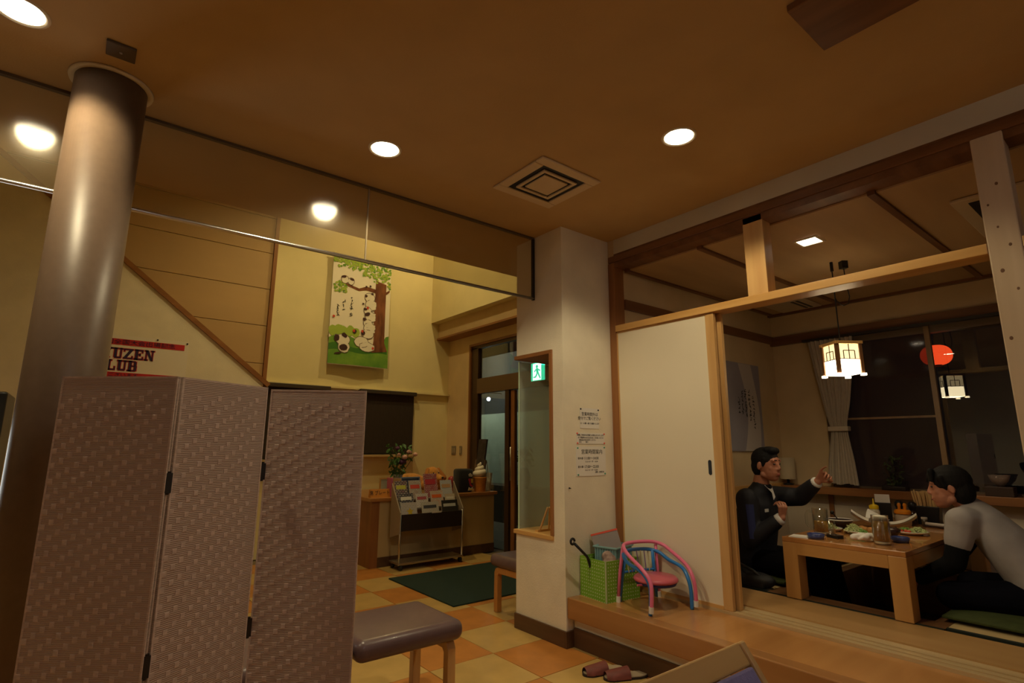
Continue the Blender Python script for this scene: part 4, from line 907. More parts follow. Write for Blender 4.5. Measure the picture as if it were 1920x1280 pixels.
dots(DOT, (.20, .42, .025), (.55, .66, .40), 48, .20)
gb = thing('storage_box', 'green polka dot storage box of toys on the wooden step', 'box', (2.85, 2.56, ZS), R(-6))
hx, hy, hz = .145, .125, .245
for nm, a, b_ in (('side', (-hx, -hy, 0), (hx, -hy+.006, hz)), ('side', (-hx, hy-.006, 0), (hx, hy, hz)), ('side', (-hx, -hy+.006, 0), (-hx+.006, hy-.006, hz)), ('side', (hx-.006, -hy+.006, 0), (hx, hy-.006, hz)), ('bottom', (-hx+.006, -hy+.006, 0), (hx-.006, hy-.006, .006))):
    part(gb, nm, DOT, lambda b: b.box(a, b_))
part(gb, 'corner_seam', mat('pale_green_seam', (.50, .60, .34), .7), lambda b: b.box((-hx-.002, -hy-.002, 0), (-hx+.006, -hy+.006, hz)))
bsk = thing('plastic_basket', 'pale blue ribbed plastic basket resting in the green box', 'basket', (2.90, 2.565, ZS+.15), R(12))
BLU = mat('pale_blue_plastic', (.20, .36, .38), .4)
def bk(b):
    for s_ in (-1, 1):
        for i in range(12):
            x = -.10+.2*i/11; b.box((x-.004, s_*.078-.003, .0), (x+.004, s_*.078+.003, .155))
        for i in range(9):
            y = -.075+.15*i/8; b.box((s_*.105-.003, y-.004, .0), (s_*.105+.003, y+.004, .155))
part(bsk, 'ribs', BLU, bk)
part(bsk, 'wall', mat('pale_blue_wall', (.16, .30, .32), .5), lambda b: b.box((-.104, -.076, 0), (.104, -.073, .15)).box((-.104, .073, 0), (.104, .076, .15)).box((-.104, -.073, 0), (-.101, .073, .15)).box((.101, -.073, 0), (.104, .073, .15)).box((-.1, -.073, 0), (.1, .073, .004)))
part(bsk, 'rim', BLU, lambda b: b.tube([(-.112, -.084, .158), (.112, -.084, .158), (.112, .084, .158), (-.112, .084, .158)], .007, 8, closed=True))
bk_ = thing('picture_book', 'grey book with a red edge leaning in the plastic basket', 'book', (2.88, 2.60, ZS+.315), R(-38))
tl = Matrix.Rotation(R(-13), 4, 'Y') @ Matrix.Rotation(R(-18), 4, 'X')
part(bk_, 'cover', mat('grey_cover', (.26, .22, .21), .5), lambda b: b.box((-.09, -.006, -.06), (.09, .006, .07), tl))
part(bk_, 'red_spine', mat('red_spine', (.60, .07, .03), .5), lambda b: b.box((-.092, -.008, .07), (.092, .008, .082), tl))
tw = thing('cloth_bundle', 'beige patterned cloth bundle in the front of the green box', 'cloth', (2.80, 2.50, ZS+.165))
mb = MB(); rn = random.Random(2)
for i in range(9): mb.ball((rn.uniform(-.065, .09), rn.uniform(-.012, .02), rn.uniform(.02, .095)), (rn.uniform(.04, .06), rn.uniform(.03, .04), rn.uniform(.025, .04)), 10)
organic(mb, 'cloth', mat('beige_print', (.48, .36, .30), .9, noise=.5, nscale=26, col2=(.20, .12, .10)), tw, .006, 3, local=True)
um = thing('black_umbrella_handle', 'black stick with a looped handle standing in the green box', 'umbrella', (2.76, 2.60, ZS+.01))
part(um, 'stick', BLACK, lambda b: b.tube([(.03, 0, .01), (-.075, -.0, .245), (-.185, .0, .335)], .0095, 8), smooth=True)
part(um, 'loop_handle', BLACK, lambda b: b.tube(arc((-.205, 0, .352), .017, 0, 330, 14, 'XZ'), .008, 8), smooth=True)
# child's chair of pink and blue tubes
kc = thing('child_chair', 'small pink and blue tubular child chair with a round pink seat on the step', 'chair', (2.895, 2.225, ZS), R(-14))
PINK = mat('pink_enamel', (.80, .18, .34), .3, coat=.3); BLUE = mat('blue_enamel', (.03, .21, .60), .3, coat=.3)
def hoop(off, zt, grow):
    # front leg up, back over the chair back, down the other front leg; the chair faces -Y -X
    f0, f1 = Vector((-.155-grow, -.145, .0)), Vector((.155+grow, -.145, .0))
    b0 = Vector((-.145-grow, .13, zt)); b1 = Vector((.145+grow, .13, zt))
    P = [f0, f0+Vector((.005, -.005, .10)), f0+Vector((.008, .01, .17)), f0+Vector((.0, .07, .225)), b0+Vector((-.01, -.08, -.035)), b0+Vector((.005, -.01, -.002)), b0+Vector((.05, .035, .012)), Vector((0, .18, zt+.016)),
         b1+Vector((-.05, .035, .012)), b1+Vector((-.005, -.01, -.002)), b1+Vector((.01, -.08, -.035)), f1+Vector((0, .07, .225)), f1+Vector((-.008, .01, .17)), f1+Vector((-.005, -.005, .10)), f1]
    P = [p+off for p in P]
    out = []
    for i in range(len(P)-1):   # Catmull-Rom
        p0, p1, p2, p3 = P[max(0, i-1)], P[i], P[i+1], P[min(len(P)-1, i+2)]
        for k in range(6):
            t = k/6; out.append(.5*((2*p1)+(-p0+p2)*t+(2*p0-5*p1+4*p2-p3)*t*t+(-p0+3*p1-3*p2+p3)*t**3))
    return out + [P[-1]]
part(kc, 'arm_hoop', PINK, lambda b: b.tube(hoop(Vector((0, -.012, .02)), .315, .012), .0115, 10), smooth=True)
part(kc, 'arm_hoop', BLUE, lambda b: b.tube(hoop(Vector((0, .012, 0)), .285, 0), .0115, 10), smooth=True)
for s_ in (-1, 1):
    part(kc, 'leg', PINK, lambda b: b.tube([(s_*.13, .15, .33), (s_*.15, .165, .16), (s_*.16, .175, .01)], .0105, 8), smooth=True)
    part(kc, 'leg', BLUE, lambda b: b.tube([(s_*.105, .155, .295), (s_*.125, .17, .16), (s_*.145, .18, .0)], .0105, 8), smooth=True)
    part(kc, 'foot_cap', WHITEP, lambda b: b.tube([(s_*.167, -.157, .02), (s_*.166, -.158, .055)], .0145, 8))
    part(kc, 'foot_cap', WHITEP, lambda b: b.tube([(s_*.160, .175, .0), (s_*.158, .174, .035)], .0145, 8))
part(kc, 'seat', mat('pink_vinyl', (.62, .12, .17), .35, coat=.2), lambda b: b.lathe([(.0, .148), (.125, .148), (.135, .155), (.135, .165), (.12, .178), (.0, .185)], (0, 0, 0), 28, cap=False), smooth=True)
part(kc, 'seat_pan', mat('navy_pan', (.03, .03, .14), .4), lambda b: b.lathe([(.0, .128), (.12, .132), (.128, .148), (.0, .148)], (0, 0, 0), 28, cap=False), smooth=True)
part(kc, 'cross_rail', PINK, lambda b: b.tube([(-.155, -.02, .140), (.155, -.02, .140)], .006, 8))
for i in range(7):
    x = -.09+.03*i; part(kc, 'back_cord', mat('cord_purple', (.22, .12, .30), .5) if i % 2 else mat('cord_straw', (.55, .45, .25), .6), lambda b, x=x: b.tube([(x, .185, .30), (x*.9, .16, .17)], .0035, 6))
part(kc, 'back_rail', BLUE, lambda b: b.tube([(-.115, .165, .175), (0, .178, .175), (.115, .165, .175)], .008, 8))
# slippers
SLI = mat('maroon_slipper', (.20, .055, .045), .6, noise=.25, nscale=60, stretch=(1, .2, 1))
def slipper(loc, rz, lab):
    t = thing('slipper', lab, 'slipper', loc, rz, 'pair of maroon slippers')
    def sole(b, s=1.0, z0=0, z1=.012):
        out = [(.045*math.cos(R(a)), .075+.06*math.sin(R(a))) for a in range(0, 181, 20)] + [(-.036, 0), (-.04*1, -.07)] + [(.036*math.cos(R(a)), -.085+.045*math.sin(R(a))) for a in range(200, 341, 20)] + [(.04, -.07), (.036, 0)]
        b.prism([(x*s, y*s) for x, y in out], 'Z', z0, z1)
    part(t, 'sole', mat('slipper_sole', (.03, .02, .02), .8), sole)
    part(t, 'insole', mat('slipper_insole', (.42, .33, .22), .8), lambda b: sole(b, .95, .012, .016))
    def vamp(b):
        def f(u, v):
            y = .135*u-.01; wv = .047*math.sqrt(max(.02, 1-max(0, (y-.075)/.062)**2)) if y > .075 else .045
            a = math.pi*v; return Vector((wv*math.cos(a), y, .008+(.052-.018*u)*math.sin(a)))
        b.grid(f, 8, 12); b.grid(lambda u, v: f(u, v)*.96+Vector((0, 0, -.002)), 8, 12)
    part(t, 'vamp', SLI, vamp, smooth=True)
    return t
slipper((2.50, 2.31, 0), R(74), 'maroon slipper on the tiles nearer the pillar')
slipper((2.545, 2.185, 0), R(66), 'maroon slipper on the tiles nearer the violet chair')
# ---- violet backed chair in the foreground
vc = thing('dining_chair', 'light wood chair with a violet padded back in the bottom foreground', 'chair', (1.08, .70, 0))
HW = wood('chair_wood_x', (.72, .46, .19), (.60, .36, .13), 'X', .3, 12, .3); HZ_ = wood('chair_wood_z', (.72, .46, .19), (.60, .36, .13), 'Z', .3, 12, .3)
tb = Matrix.Translation((0, .06, .80)) @ Matrix.Rotation(R(-35), 4, 'X')
part(vc, 'top_rail', HW, lambda b: b.box((-.21, -.012, -.05), (.195, .012, .0), tb), bevel=.004)
for s_ in (-1, 1): part(vc, 'back_post', HZ_, lambda b: b.box((s_*.203-.008-.0, -.016, -.30), (s_*.203+.012, .016, .0), tb), bevel=.005)
part(vc, 'back_pad', mat('violet_fabric', (.26, .23, .46), .8, noise=.1, nscale=80, bump=.3, bscale=250), lambda b: b.box((-.192, -.016, -.26), (.192, .014, -.052), tb), bevel=.006)
part(vc, 'lower_rail', HW, lambda b: b.box((-.195, -.012, -.30), (.195, .012, -.262), tb), bevel=.004)
part(vc, 'seat', mat('violet_fabric', (.26, .23, .46), .8), lambda b: b.box((-.21, -.52, .41), (.21, -.12, .46)), bevel=.015)
for s_ in (-1, 1):
    part(vc, 'leg', HZ_, lambda b: b.box((s_*.19-.018, -.51, 0), (s_*.19+.018, -.47, .41)), bevel=.004)
    part(vc, 'leg', HZ_, lambda b: b.tube([(s_*.203, -.13, .555), (s_*.19, -.14, .43), (s_*.19, -.12, 0)], .02, 8))

# ================================================================== TATAMI ROOM
tb_ = thing('low_table', 'low lacquered wooden table over the sunken leg well', 'table', (4.49, 1.45, ZT))
TZ = .695; TX0, TX1, TY0, TY1 = 3.635, 5.36, 1.11, 1.785
part(tb_, 'tabletop', TABLEW, lambda b: b.box((TX0, TY0, TZ-.03), (TX1, TY1, TZ)), local=False, bevel=.004)
TL = wood('table_leg', (.58, .31, .10), (.48, .24, .07), 'Z', .35, 9)
AY, AX = wood('table_apron', (.58, .31, .10), (.48, .24, .07), 'Y', .35, 9), wood('table_apron_x', (.58, .31, .10), (.48, .24, .07), 'X', .35, 9)
for x in (TX0, TX1-.05): part(tb_, 'apron', AY, lambda b: b.box((x, TY0+.09, TZ-.10), (x+.05, TY1-.09, TZ-.03)), local=False)
for y in (TY0, TY1-.04): part(tb_, 'apron', AX, lambda b: b.box((TX0+.11, y, TZ-.10), (TX1-.11, y+.04, TZ-.03)), local=False)
for x0, y0 in ((TX0, TY0), (TX0, TY1-.09), (TX1-.11, TY0), (TX1-.11, TY1-.09)):
    part(tb_, 'leg', TL, lambda b: b.box((x0, y0, ZT), (x0+.11, y0+.09, TZ-.03)), local=False, bevel=.004)
# ---- beer mugs
GL = pane('mug_glass', (.93, .95, .94), .0, boost=2.0)
BEER = mat('beer', (.60, .30, .035), .15); FOAM = mat('beer_foam', (.80, .74, .62), .6)
def mug(loc, rz, lab, fill, foam):
    t = thing('beer_mug', lab, 'beer mug', loc, rz, 'beer mugs on the low table')
    h = .165; r = .046
    part(t, 'glass', GL, lambda b: b.lathe([(.0, .0), (r-.002, 0), (r, .006), (r, h), (r-.004, h), (r-.004, .02), (0, .02)], n=28, cap=False), smooth=True)
    part(t, 'beer', BEER, lambda b: b.lathe([(.0, .021), (r-.005, .021), (r-.005, fill), (0, fill)], n=24, cap=False), smooth=True)
    if foam: part(t, 'foam', FOAM, lambda b: b.lathe([(0, fill), (r-.005, fill), (r-.005, fill+foam), (r*.6, fill+foam+.006), (0, fill+foam+.008)], n=24, cap=False), smooth=True)
    part(t, 'handle', GL, lambda b: b.tube([(r-.004, 0, .14), (r+.025, 0, .142), (r+.038, 0, .12), (r+.038, 0, .06), (r+.025, 0, .035), (r-.004, 0, .035)], .008, 8), smooth=True)
    part(t, 'base_ring', mat('thick_glass', (.60, .50, .34), .1), lambda b: b.lathe([(0, .003), (r-.006, .003), (r-.006, .018), (0, .018)], n=20, cap=False), smooth=True)
mug((3.925, 1.66, TZ), R(100), 'half full beer mug nearer the man in the dark jacket', .085, .0)
mug((3.819, 1.277, TZ), R(205), 'full foaming beer mug at the table edge nearest the camera', .135, .022)
def glass_cup(b): b.lathe([(0, 0), (.026, 0), (.03, .075), (.027, .075), (.024, .008), (0, .008)], n=20, cap=False)
t = thing('glass_tumbler', 'small empty glass tumbler beside the half full mug', 'glass', (4.03, 1.645, TZ))
part(t, 'glass', GL, glass_cup, smooth=True); part(t, 'rim', GL, lambda b: b.lathe([(.027, .075), (.0285, .077), (.03, .075)], n=20, cap=False), smooth=True)
# ---- plates and food
GREEN1, GREEN2 = mat('cabbage', (.52, .58, .26), .7, noise=.3, nscale=60), mat('lettuce', (.18, .34, .07), .6)
FRY = mat('fried', (.50, .22, .05), .6, noise=.4, nscale=60); TOM = mat('tomato', (.55, .07, .03), .4)
def plate(b, r, h=.02): b.lathe([(0, 0), (r*.6, 0), (r*.75, h*.4), (r, h), (r*.99, h+.003), (r*.72, h*.5+.003), (0, .005)], n=32, cap=False)
def heap(b, c, r, h, n, s, seed):
    q = random.Random(seed)
    for _ in range(n):
        a = q.uniform(0, 6.28); k = q.random(); rr = r*math.sqrt(k)
        p0 = Vector((c[0]+rr*math.cos(a), c[1]+rr*math.sin(a), c[2]+h*(1-k)*q.uniform(.6, 1))); d = Vector((q.uniform(-1, 1), q.uniform(-1, 1), q.uniform(-.2, .5)))*s
        b.tube([p0-d, p0+Vector((0, 0, s*.3)), p0+d], .0035, 5)
p1_ = thing('food_plate', 'white plate of shredded cabbage and fried chicken in the middle of the table', 'plate', (4.15, 1.50, TZ))
part(p1_, 'plate', CERAM, lambda b: plate(b, .105), smooth=True)
o = part(p1_, 'cabbage', GREEN1, lambda b: heap(b, (-.035, .035, .012), .05, .05, 120, .016, 1)); o['kind'] = 'stuff'
o = part(p1_, 'lettuce', GREEN2, lambda b: heap(b, (-.05, -.02, .012), .03, .02, 30, .018, 2)); o['kind'] = 'stuff'
for x, y in ((.03, -.01), (.06, .02), (.045, -.05), (.01, -.045)): part(p1_, 'fried_chicken', FRY, lambda b: b.ball((x, y, .028), (.027, .022, .02), 10), smooth=True)
p2_ = thing('food_plate', 'small plate of green salad behind the glass tumbler', 'plate', (4.135, 1.685, TZ))
part(p2_, 'plate', CERAM, lambda b: plate(b, .07), smooth=True); o = part(p2_, 'salad', GREEN1, lambda b: heap(b, (0, 0, .012), .045, .035, 70, .016, 3)); o['kind'] = 'stuff'
p3_ = thing('food_plate', 'white plate of salad with tomato near the man in the grey shirt', 'plate', (4.40, 1.30, TZ))
part(p3_, 'plate', CERAM, lambda b: plate(b, .10), smooth=True); o = part(p3_, 'salad', GREEN1, lambda b: heap(b, (.02, -.035, .012), .05, .035, 90, .016, 4)); o['kind'] = 'stuff'
o = part(p3_, 'lettuce', GREEN2, lambda b: heap(b, (.01, .03, .012), .04, .03, 40, .016, 5)); o['kind'] = 'stuff'
for x, y in ((-.04, .04), (-.03, .015), (-.045, -.005)): part(p3_, 'tomato', TOM, lambda b: b.ball((x, y, .022), (.016, .014, .009), 8), smooth=True)
# boat shaped serving dish with curled ends
bd_ = thing('boat_dish', 'white boat shaped serving dish with curled up ends', 'dish', (4.56, 1.50, TZ))
def boat(b):
    def f(u, v):
        s_ = 2*u-1; wv = .085*math.sqrt(max(.03, 1-.45*s_*s_)); t = 2*v-1
        return Vector((.06*s_+wv*t*.95, -.185*s_+wv*t*.30, .018+.075*abs(s_)**2.4+.022*t*t))
    b.grid(f, 20, 8); b.grid(lambda u, v: f(u, v)+Vector((0, 0, -.006)), 20, 8)
part(bd_, 'dish', CERAM, boat, smooth=True)
part(bd_, 'foot', CERAM, lambda b: b.box((-.05, -.06, 0), (.05, .06, .018)), bevel=.004)
part(bd_, 'serving_paper', PAPER, lambda b: b.grid(lambda u, v: Vector((-.04+.09*u+.02*v, .10-.12*v, .035+.055*math.sin(2.2*u)*(1-.6*v)+.035*(1-v))), 8, 6), smooth=True)
part(bd_, 'lemon_slice', mat('grey_slice', (.30, .24, .18), .6), lambda b: b.lathe([(0, -.004), (.028, -.004), (.028, .004), (0, .004)], (-.05, .05, .05), 16, Matrix.Rotation(R(60), 4, 'Y'), cap=False), smooth=True)
dk = thing('dark_bowl', 'dark lacquer bowl with a white rim at the back left of the table', 'bowl', (4.31, 1.695, TZ))
part(dk, 'bowl', mat('dark_lacquer', (.035, .015, .012), .25, coat=.5), lambda b: b.lathe([(.03, 0), (.032, .01), (.07, .035), (.085, .06), (.08, .06), (.06, .035), (0, .02)], n=28, cap=False), smooth=True)
part(dk, 'rim', CERAM, lambda b: b.tube(arc((0, 0, .062), .083, 0, 360, 28, 'XY')[:-1], .004, 6, closed=True), smooth=True)
part(dk, 'spoon', DARKM, lambda b: (b.tube([(.02, .0, .04), (-.02, .03, .10)], .004, 6), b.ball((-.024, .033, .108), .014, 8)), smooth=True)
db = thing('dark_bowl', 'small dark lacquer bowl right of the foaming mug', 'bowl', (4.14, 1.335, TZ))
part(db, 'bowl', mat('dark_lacquer', (.035, .015, .012), .25, coat=.5), lambda b: b.lathe([(.028, 0), (.03, .008), (.055, .03), (.06, .055), (.056, .055), (.045, .03), (0, .015)], n=24, cap=False), smooth=True)
part(db, 'broth', mat('broth', (.10, .05, .03), .2), lambda b: b.lathe([(0, .04), (.05, .04), (.05, .042), (0, .042)], n=20, cap=False))
def crumple(name, loc, lab, sx, sy, h, seed, cat='napkin'):
    t = thing(name, lab, cat, loc); q = random.Random(seed); mb = MB()
    for _ in range(9):
        mb.ball((q.uniform(-sx, sx)*.7, q.uniform(-sy, sy)*.7, h*q.uniform(.25, .6)), (sx*q.uniform(.3, .5), sy*q.uniform(.3, .5), h*q.uniform(.2, .45)), 8, Euler((q.uniform(-.5, .5), q.uniform(-.5, .5), q.uniform(0, 3))).to_matrix().to_4x4())
    organic(mb, 'paper', PAPER, t, .005, 2, local=True); return t
crumple('paper_napkin', (3.86, 1.385, TZ), 'crumpled white napkin beside the foaming mug', .075, .06, .055, 3)
pn = thing('paper_napkin', 'flat folded white napkin on the near left table corner', 'napkin', (3.70, 1.70, TZ), R(8))
part(pn, 'sheet', PAPER, lambda b: b.box((-.045, -.06, 0), (.05, .055, .004)), bevel=.001); part(pn, 'fold', PAPER, lambda b: b.box((-.04, -.055, .004), (.045, .05, .008)), bevel=.001)
ASH = mat('blue_glass', (.05, .07, .22), .15, coat=.5)
for loc, lab in (((3.71, 1.605, TZ), 'blue glass ashtray beside the folded napkin'), ((3.985, 1.235, TZ), 'blue glass ashtray right behind the foaming mug')):
    t = thing('ashtray', lab, 'ashtray', loc, 0, 'blue glass ashtrays')
    part(t, 'dish', ASH, lambda b: b.lathe([(0, 0), (.042, 0), (.05, .028), (.043, .028), (.036, .008), (0, .008)], n=24, cap=False), smooth=True)
    part(t, 'rim', ASH, lambda b: b.tube(arc((0, 0, .028), .0465, 0, 360, 20, 'XY')[:-1], .0042, 6, closed=True), smooth=True)
ph = thing('mobile_phone', 'black folded mobile phone lying on the table', 'phone', (3.835, 1.545, TZ), R(62))
part(ph, 'body', BLACK, lambda b: b.box((-.05, -.024, 0), (.05, .024, .013)), bevel=.006); part(ph, 'lid', mat('phone_lid', (.015, .014, .016), .15, coat=.6), lambda b: b.box((-.05, -.024, .0135), (.046, .024, .022)), bevel=.005)
yb = thing('squeeze_bottle', 'mustard squeeze bottle with a yellow cap', 'bottle', (4.70, 1.60, TZ))
part(yb, 'bottle', mat('milky_plastic', (.62, .56, .44), .4), lambda b: b.lathe([(0, 0), (.032, 0), (.034, .01), (.034, .10), (.028, .12), (0, .12)], n=20, cap=False), smooth=True)
part(yb, 'cap', mat('yellow_cap', (.72, .50, .01), .4), lambda b: b.lathe([(.031, .118), (.031, .14), (.02, .147), (.006, .152), (.0035, .19), (0, .19)], n=20, cap=False), smooth=True)
mn = thing('menu_stand', 'black menu stand with a white card at the back of the table', 'menu stand', (4.83, 1.585, TZ), R(18))
part(mn, 'stand', BLACK, lambda b: b.box((-.012, -.055, 0), (.05, .055, .155)), bevel=.004); part(mn, 'card', PAPER, lambda b: b.box((.01, -.05, .02), (.014, .045, .215)))
op = thing('sauce_pot', 'pale jar with an orange lid and two orange knobs', 'jar', (4.86, 1.47, TZ))
part(op, 'jar', mat('pale_jar', (.52, .44, .36), .3), lambda b: b.lathe([(0, 0), (.045, 0), (.05, .02), (.05, .075), (.045, .085), (0, .085)], n=24, cap=False), smooth=True)
ORL = mat('orange_lid', (.75, .26, .01), .35)
part(op, 'lid', ORL, lambda b: b.lathe([(.052, .083), (.054, .10), (.045, .112), (0, .115)], n=24, cap=False), smooth=True)
for y in (-.018, .018): part(op, 'knob', ORL, lambda b, y=y: b.lathe([(.012, .112), (.009, .13), (.013, .145), (.008, .158), (0, .16)], (0, y, 0), 12, cap=False), smooth=True)
for loc, lab in (((5.05, 1.545, TZ), 'soy sauce bottle with a black cap left of the other one'), ((5.02, 1.45, TZ), 'soy sauce bottle with a black cap next to the chopstick holder')):
    t = thing('soy_bottle', lab, 'bottle', loc)
    part(t, 'bottle', mat('soy_glass', (.03, .015, .012), .08, coat=.8), lambda b: b.lathe([(0, 0), (.036, 0), (.04, .02), (.038, .07), (.022, .10), (0, .10)], n=20, cap=False), smooth=True)
    part(t, 'cap', BLACK, lambda b: b.lathe([(.02, .10), (.024, .108), (.03, .125), (.028, .15), (.015, .162), (0, .164)], n=18, cap=False), smooth=True)
ch = thing('chopstick_holder', 'black holder packed with pale chopsticks in front of the grey shirt man', 'holder', (5.05, 1.355, TZ))
part(ch, 'holder', BLACK, lambda b: b.prism([(-.062, 0), (.062, 0), (.074, .135), (-.074, .135)], 'X', -.045, .045), bevel=.004)
q = random.Random(9); CHW = wood('chopstick_wood', (.66, .45, .20), (.55, .35, .14), 'Z', .6)
for i in range(26):
    y = -.058+.116*(i % 13)/12+q.uniform(-.003, .003); x = -.02 if i < 13 else .018; tp = y*1.45
    part(ch, 'chopstick', CHW, lambda b: b.tube([(x, y, .03), (x+q.uniform(-.01, .01), tp, .245+q.uniform(-.012, .008))], .0052, 5))
t = thing('spice_jar', 'tiny spice jar with a pale lid beside the chopstick holder', 'jar', (4.93, 1.36, TZ))
part(t, 'jar', mat('spice', (.10, .07, .04), .2, coat=.5), lambda b: b.lathe([(0, 0), (.018, 0), (.018, .05), (0, .05)], n=14, cap=False), smooth=True); part(t, 'lid', mat('pale_jar', (.52, .44, .36), .3), lambda b: b.lathe([(.019, .05), (.019, .064), (0, .066)], n=14, cap=False), smooth=True)
tw = thing('hand_towel', 'rolled white hand towel on a tray by the chopstick holder', 'towel', (4.90, 1.27, TZ), R(80))
part(tw, 'towel', mat('towel', (.66, .60, .54), .95), lambda b: b.tube([(-.08, 0, .02), (.08, 0, .02)], .013, 12), smooth=True); part(tw, 'tray', mat('dark_lacquer', (.035, .015, .012), .25, coat=.5), lambda b: b.box((-.09, -.025, 0), (.09, .025, .008)), bevel=.002)

# ---- scroll on the wall
sc_ = thing('calligraphy_panel', 'blue grey cloth panel with columns of brush calligraphy on the wall', 'wall hanging', (4.83, 2.64, 1.22))
part(sc_, 'cloth', mat('bluegrey_cloth', (.30, .27, .30), .9, noise=.08, nscale=3), lambda b: b.box((4.485, 2.634, 1.222), (5.185, 2.640, 2.043)), local=False)
def wave(b):
    L1 = [(4.82+.10*math.sin((z-1.2)*4.0), z) for z in [1.224+.0815*i for i in range(11)]]
    R1 = [(5.06+.08*math.sin((z-1.2)*3.5+.6), z) for z in [1.224+.0815*i for i in range(11)]]
    for i in range(10): b.add([(L1[i][0], 2.6325, L1[i][1]), (R1[i][0], 2.6325, R1[i][1]), (R1[i+1][0], 2.6325, R1[i+1][1]), (L1[i+1][0], 2.6325, L1[i+1][1])], [(0, 1, 2, 3)])
part(sc_, 'pale_band', mat('pale_cloth', (.50, .44, .40), .9), wave, local=False)
def cst(b, u, v, l, t_, ca, sa):
    q = [(-l, -t_*.5), (-l*.4, -t_), (l*.5, -t_*.8), (l, 0), (l*.5, t_*.8), (-l*.4, t_)]
    b.add([(u+x*ca-y*sa, 2.631, v+x*sa+y*ca) for x, y in q], [(0, 1, 2, 3, 4, 5)])
part(sc_, 'calligraphy', INK, lambda b: brush(b, 8, [(5.03, 1.74, 1.42, 9), (4.96, 1.80, 1.50, 8), (4.89, 1.80, 1.54, 8), (4.83, 1.78, 1.56, 6), (4.77, 1.72, 1.56, 4)], cst, .023), local=False)
# small paper shade lamp, unlit, in the corner
lp = thing('shade_lamp', 'small unlit lamp with a pale cylindrical shade in the room corner', 'lamp', (5.42, 2.55, .905))
part(lp, 'base', BLACK, lambda b: b.lathe([(0, 0), (.045, 0), (.045, .012), (.012, .02), (.012, .07), (0, .07)], n=20, cap=False), smooth=True)
part(lp, 'shade', mat('lamp_paper', (.50, .40, .26), .8), lambda b: b.lathe([(.068, .055), (.068, .255), (.065, .255), (.065, .055)], n=28, cap=False), smooth=True)
# ---- tied curtain
cu_ = thing('curtain', 'cream pleated curtain tied back at the left of the window', 'curtain', (5.45, 2.08, .93))
def ycurt(z, u):
    K = [(.935, 2.20, 1.945), (1.15, 2.175, 1.96), (1.36, 2.135, 1.985), (1.42, 2.125, 1.99), (1.48, 2.14, 1.985), (1.65, 2.17, 1.945), (1.95, 2.215, 1.895), (2.26, 2.255, 1.865)]
    for (a, l0, r0), (b_, l1, r1) in zip(K[:-1], K[1:]):
        if z <= b_+1e-6: t = (z-a)/(b_-a); t = t*t*(3-2*t) if False else t; return (l0+(l1-l0)*t)*(1-u)+(r0+(r1-r0)*t)*u
CUR = mat('cream_curtain', (.50, .42, .32), .95, noise=.06, nscale=30)
def curt(b):
    def f(u, v):
        z = .935+1.325*v; am = .010+.012*abs(z-1.42)
        return Vector((5.44+am*math.sin(u*2*math.pi*9)+.006*math.sin(u*31), ycurt(z, u), z+.006*math.sin(u*12)*(1 if v < .02 else 0)))
    b.grid(f, 108, 24); b.grid(lambda u, v: f(u, v)+Vector((.004, 0, 0)), 108, 24)
part(cu_, 'drape', CUR, curt, local=False, smooth=True)
part(cu_, 'tie_band', CUR, lambda b: b.box((5.405, 1.972, 1.405), (5.475, 2.142, 1.447)), local=False, bevel=.006)
part(cu_, 'curtain_rail', DARKM, lambda b: b.box((5.42, -1.0, 2.26), (5.46, 2.30, 2.285)), local=False)
# ---- pendant lantern
PL = (4.232, 1.531, 1.765)
pe = thing('pendant_lantern', 'lit square paper pendant lantern with wooden lattice over the table', 'pendant lamp', PL, R(53))
SH = mat('pendant_paper', (.85, .75, .55), .8, emit=(1.0, .80, .48), estr=9.0)
SH2 = mat('pendant_paper_upper', (.85, .75, .55), .8, emit=(1.0, .72, .36), estr=1.5)  # same paper with weaker emission: fall-off away from the bulb is painted in
hw = .082; hh = .215
LW = wood('lantern_wood', (.30, .15, .06), (.22, .10, .04), 'Z')
for sx, sy in ((-1, -1), (1, -1), (1, 1), (-1, 1)):
    part(pe, 'corner_post', LW, lambda b: b.box((sx*hw-.011, sy*hw-.011, .0), (sx*hw+.011, sy*hw+.011, hh+.015)))
    part(pe, 'foot', SH, lambda b: b.box((sx*(hw+.004)-.014, sy*(hw+.004)-.014, -.012), (sx*(hw+.004)+.014, sy*(hw+.004)+.014, .004)))
for k in range(4):
    m = Matrix.Rotation(R(90*k), 4, 'Z')
    part(pe, 'paper_panel', SH2, lambda b: b.box((-hw+.01, -hw-.002, .105), (hw-.01, -hw+.002, hh-.004), m))
    part(pe, 'paper_panel', SH, lambda b: b.box((-hw+.01, -hw-.002, .004), (hw-.01, -hw+.002, .105), m))
    part(pe, 'top_rail', PINE_X, lambda b: b.box((-hw-.018, -hw-.013, hh-.002), (hw+.018, -hw+.011, hh+.018), m))
    def lat(b):
        y0, y1 = -hw-.005, -hw-.0015; t_ = .0026
        b.box((-hw+.01, y0, .105-t_), (hw-.01, y1, .105+t_), m); b.box((-t_, y0, .105), (t_, y1, hh-.003), m)
        b.box((-.04, y0, .165-t_), (.04, y1, .165+t_), m); b.box((-.04-t_, y0, .105), (-.04+t_, y1, .165), m); b.box((.04-t_, y0, .105), (.04+t_, y1, .165), m)
    part(pe, 'lattice', mat('lattice_dark', (.10, .05, .02), .6), lat)
part(pe, 'diffuser', glow('pendant_glow', (1.0, .80, .48), 22), lambda b: b.box((-hw+.008, -hw+.008, .002), (hw-.008, hw-.008, .006)))
part(pe, 'top_cap', LW, lambda b: b.box((-.03, -.03, hh+.005), (.03, .03, hh+.03)).box((-hw, -.008, hh+.0), (hw, .008, hh+.012)))
